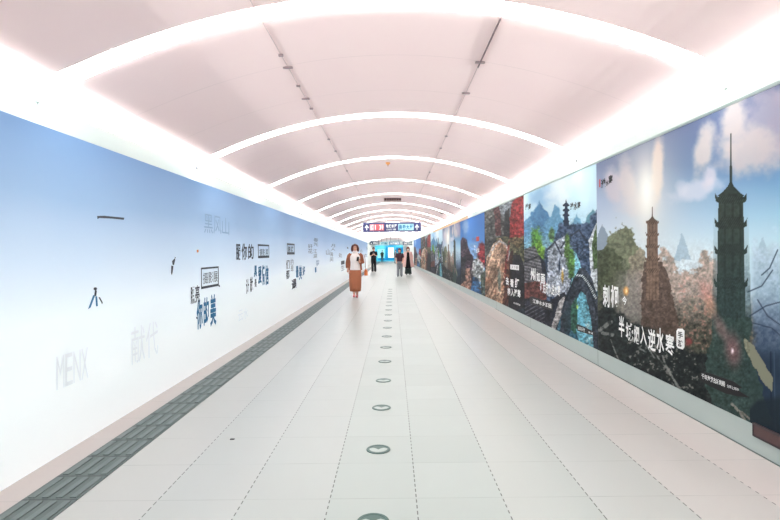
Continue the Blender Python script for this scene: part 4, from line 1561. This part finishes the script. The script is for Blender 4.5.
for an, toe in (((.05, -.02, .085), (.055, -.16, .03)), ((-.035, -.14, .10), (-.04, -.28, .05))):
    sh = MB()
    sh.tube([(an[0], an[1] + .06, toe[2] + .01), (an[0], an[1], toe[2] + .015), ((an[0] + toe[0]) / 2, (an[1] + toe[1]) / 2, toe[2] + .01), (toe[0], toe[1] - .02, toe[2] - .002)], [.036, .046, .046, .03], 12)
    sh.build('shoe', M_shoe, t, voxel=0.007)
woman = t
wl = Matrix.Rotation(0.05, 4, 'Z')


def world_of(t, p):
    return Matrix.Translation(t.location) @ Matrix.Rotation(t.rotation_euler.z, 4, 'Z') @ Vector(p)


# her phone and shoulder bag are things of their own
pw = world_of(t, (.09, -.29, 1.24))
ph = empty('phone', pw, 'dark phone in the hand of the person in the brown skirt', 'phone', rz=0.3)
MB().box(-.036, .036, -.005, .005, -.075, .075).build('case', mat('phone_case', (60, 48, 50), .4), ph).rotation_euler = (.5, 0, 0)
MB().box(-.033, .033, .005, .0062, -.07, .07).build('screen', mat('phone_screen', (20, 22, 28), .15), ph).rotation_euler = (.5, 0, 0)
bw_ = world_of(t, (.345, .0, .80))
bgm = mat('orange_leather', (236, 130, 74), 0.5, 0.4, noise=.06, nscale=20)
bagt = empty('shoulder_bag', bw_, 'small orange bag hanging beside the long brown skirt', 'bag', rz=0.05)
b2 = MB()
b2.loft([(0, 0, -.10, .055, .09), (0, 0, -.08, .06, .11), (0, 0, .05, .05, .10), (0, 0, .09, .03, .085)], 24)
b2.build('pouch', bgm, bagt, True)
MB().loft([(.0, 0, .03, .056, .104), (0, 0, .095, .034, .09)], 24).build('flap', mat('orange_flap', (222, 116, 64), .5), bagt, True)
MB().tube([(-.01, -.08, .08), (-.02, -.05, .3), (-.035, -.03, .5), (-.06, .0, .57), (-.035, .05, .5), (-.02, .06, .3), (-.01, .08, .08)], .008, 8).build('strap', mat('brown_strap', (150, 84, 50), .5), bagt, True)

# --- person in black looking at a phone
M_blk = mat('black_cloth', (34, 34, 38), 0.8, 0.2, noise=.15, nscale=20)


def tee(t, m_, sleeves, lo=.86, name='tshirt', w=1.0, vox=0.012):
    tp = MB()
    tp.loft([(0, 0, lo, .19 * w, .145), (0, 0, 1.0, .175 * w, .135), (0, 0, 1.15, .18 * w, .13), (0, 0, 1.31, .195 * w, .125), (0, 0, 1.40, .13, .095), (0, 0, 1.45, .068, .068)], 24, .03, 9)
    for a, b in sleeves:
        tp.tube([(a[0] * .75, a[1], a[2] + .02), a, b], [.065, .07, .066], 12)
    return tp.build(name, m_, t, voxel=vox, iters=3)


def trousers(t, m_, legs, flare=.07, name='trousers', vox=0.012):
    tr = MB()
    tr.loft([(0, 0, .78, .17, .125), (0, 0, .88, .18, .13), (0, 0, .98, .165, .125)], 20)
    for hp, kn, an, toe in legs:
        tr.tube([(hp[0], hp[1], .84), (hp[0], hp[1], .78), kn, (an[0], an[1], .06)], [.1, .1, .08, flare], 14)
    return tr.build(name, m_, t, voxel=vox, iters=3)


def shoes(t, m_, legs):
    for hp, kn, an, toe in legs:
        sh = MB()
        sh.tube([(an[0], an[1] + .06, .04), (an[0], an[1], .045), ((an[0] + toe[0]) / 2, (an[1] + toe[1]) / 2, .042), (toe[0], toe[1] - .02, .032)], [.04, .045, .045, .032], 12)
        sh.build('shoe', m_, t, voxel=0.009)


def cap_hair(t, m_, hz, hy, long=0.0):
    hb = MB()
    hb.ball((0, hy + .022, hz + .045), (.094, .106, .10))
    hb.tube([(-.075, hy - .05, hz + .05), (-.04, hy - .088, hz + .075), (.04, hy - .088, hz + .078), (.075, hy - .05, hz + .05)], [.022, .028, .028, .022], 10)
    if long:
        hb.tube([(0, hy + .08, hz), (0, hy + .085, hz - .12), (0, hy + .08, hz - .12 - long)], [(.088, .045), (.09, .045), (.06, .03)], 12)
        for s in (-1, 1):
            hb.tube([(s * .05, hy - .04, hz + .10), (s * .085, hy - .02, hz + .02), (s * .088, hy + .01, hz - .1)], [.022, .028, .02], 10)
    return hb.build('hair', m_, t, voxel=0.01)


DOWN = [((.09, 0, .86), (.095, -.01, .48), (.10, .0, .09), (.11, -.14, .03)), ((-.09, 0, .86), (-.095, -.03, .48), (-.10, -.04, .09), (-.11, -.18, .03))]

t = place(373.8, 272.0, 0.05, 'person in black t-shirt and black trousers looking down at a phone')
arms = [((.175, 0, 1.36), (.22, -.03, 1.10), (.06, -.23, 1.18)), ((-.175, 0, 1.36), (-.22, -.03, 1.10), (-.06, -.23, 1.18))]
mb, hz, hy = body(t, 1.7, arms, DOWN)
hand(mb, (.06, -.23, 1.18), (-.35, -.2, .8), (-.3, -.8, .2), (-.8, 0, 0), .8)
hand(mb, (-.06, -.23, 1.18), (.35, -.2, .8), (.3, -.8, .2), (.8, 0, 0), .8)
mb.build('body', SKIN, t, voxel=0.008)
face(t, hz, hy)
cap_hair(t, HAIR_D, hz, hy)
tee(t, M_blk, [((.18, 0, 1.36), (.222, -.02, 1.16)), ((-.18, 0, 1.36), (-.222, -.02, 1.16))])
trousers(t, M_blk, DOWN, .085)
shoes(t, mat('black_shoe', (26, 26, 28), .5), DOWN)
for o_ in [t]:
    o_.scale = (1.06, 1.06, 1.06)
pw = Vector(t.location) + Vector((0.0, -.36, 1.37))
ph = empty('phone', pw, 'phone held up in both hands by the person in black', 'phone')
MB().box(-.036, .036, -.005, .005, -.05, .09).build('case', mat('grey_phone_case', (90, 90, 96), .4), ph).rotation_euler = (.5, 0, 0)
MB().box(-.033, .033, .005, .0062, -.045, .085).build('screen', mat('phone_glass', (20, 22, 28), .15), ph).rotation_euler = (.5, 0, 0)

# --- the pair on the right
t = place(399.8, 276.6, -0.1, 'person in dark maroon t-shirt and grey trousers walking beside the pink coat')
arms = [((.165, 0, 1.36), (.22, .02, 1.12), (.19, -.13, .93)), ((-.165, 0, 1.36), (-.22, .02, 1.12), (-.2, -.1, .92))]
mb, hz, hy = body(t, 1.7, arms, DOWN)
hand(mb, (.19, -.13, .93), (-.1, -.4, -.8), (-.8, -.4, 0), (-.5, .6, 0), .5)
hand(mb, (-.2, -.1, .92), (.1, -.4, -.8), (.8, -.4, 0), (.5, .6, 0), .5)
mb.build('body', SKIN, t, voxel=0.008)
face(t, hz, hy)
cap_hair(t, mat('grey_brown_hair', (98, 84, 84), .5), hz, hy, .12)
tee(t, mat('dark_maroon_cloth', (66, 34, 46), .8), [((.17, 0, 1.36), (.225, .015, 1.15)), ((-.17, 0, 1.36), (-.225, .015, 1.15))], .92)
trousers(t, mat('grey_cloth', (128, 130, 136), .8, noise=.1), DOWN, .08)
shoes(t, mat('dark_shoe', (54, 52, 56), .5), DOWN)
t.scale = (.97, .97, .97)

t = place(408.2, 274.8, 0.0, 'person in long pale pink coat over black dress, white face mask')
arms = [((.165, 0, 1.36), (.23, .02, 1.12), (.25, -.06, .90)), ((-.165, 0, 1.36), (-.24, .02, 1.12), (-.29, -.03, .90))]
mb, hz, hy = body(t, 1.7, arms, DOWN)
hand(mb, (.25, -.06, .90), (0, -.2, -1), (-.3, -1, 0), (-1, 0, 0), .45)
hand(mb, (-.29, -.03, .90), (0, -.2, -1), (.3, -1, 0), (1, 0, 0), .9)
mb.build('body', SKIN, t, voxel=0.008)
face(t, hz, hy, mat('white_mask', (246, 246, 246), .7))
cap_hair(t, mat('auburn_hair', (116, 66, 62), .5), hz, hy, .15)
d_ = MB()
d_.loft([(0, 0, .42, .21, .15), (0, 0, .7, .19, .14), (0, 0, .95, .165, .13), (0, 0, 1.15, .165, .13), (0, 0, 1.31, .17, .12), (0, 0, 1.39, .11, .09)], 28, .05, 8)
d_.build('black_dress', M_blk, t, voxel=.012)
trousers(t, mat('dark_green_cloth', (40, 50, 50), .8), DOWN, .12)
shoes(t, mat('black_leather', (28, 28, 30), .5), DOWN)
M_coat = mat('pale_pink_coat', (232, 190, 184), .8, noise=.05)
ct = MB()
ct.shell([(0, .02, .48, .40, .26), (0, .02, .75, .33, .24), (0, .02, 1.0, .27, .21), (0, .015, 1.2, .215, .165), (0, .01, 1.33, .21, .14), (0, .01, 1.40, .15, .11), (0, .01, 1.45, .085, .085)],
         math.radians(-67), math.radians(247), .028)
ct.tube([(.13, .005, 1.39), (.18, 0, 1.35), (.25, .02, 1.12), (.27, -.05, .95)], [.065, .075, .07, .06], 12)
ct.tube([(-.13, .005, 1.39), (-.18, 0, 1.35), (-.26, .02, 1.12), (-.30, -.03, .95)], [.065, .075, .07, .06], 12)
ct.build('long_coat', M_coat, t, voxel=.012, iters=3)
t.scale = (1.03, 1.03, 1.03)
bp_ = Vector(t.location) + Vector((-.52, -.14, .5))
bg_ = empty('handbag', bp_, 'dark handbag carried low beside the pink coat', 'bag')
MB().loft([(0, 0, -.12, .12, .06), (0, 0, -.10, .14, .07), (0, 0, .10, .12, .05), (0, 0, .13, .10, .03)], 24).build('bag_body', mat('dark_grey_leather', (66, 72, 76), .5), bg_, True)
MB().tube([(-.08, 0, .11), (-.06, 0, .24), (0, 0, .29), (.06, 0, .24), (.08, 0, .11)], .01, 8).build('handle', mat('bag_handle', (44, 46, 50), .5), bg_, True)

# --- two people far off
for px, py, mt, mb_, hm, lab in ((382.2, 261.8, (60, 96, 84), (70, 110, 120), HAIR_D, 'tiny far person in dark green top behind the person in black'),
                                 (395.6, 263.2, (124, 140, 150), (140, 150, 156), HAIR_D, 'tiny far person in grey, left of and behind the maroon t-shirt')):
    t = place(px, py, 0.1, lab)
    arms = [((.165, 0, 1.36), (.22, .02, 1.12), (.21, -.08, .90)), ((-.165, 0, 1.36), (-.22, .02, 1.12), (-.21, -.08, .90))]
    mb, hz, hy = body(t, 1.7, arms, DOWN)
    hand(mb, (.21, -.08, .9), (0, -.2, -1), (-.3, -1, 0), (-1, 0, 0), .45)
    hand(mb, (-.21, -.08, .9), (0, -.2, -1), (.3, -1, 0), (1, 0, 0), .45)
    mb.build('body', SKIN, t, voxel=0.012)
    face(t, hz, hy)
    cap_hair(t, hm, hz, hy)
    tee(t, mat('cloth_top', mt, .8), [((.17, 0, 1.36), (.225, .015, 1.12)), ((-.17, 0, 1.36), (-.225, .015, 1.12))], vox=.016)
    trousers(t, mat('cloth_trousers', mb_, .8), DOWN, vox=.016)
    shoes(t, M_dark, DOWN)
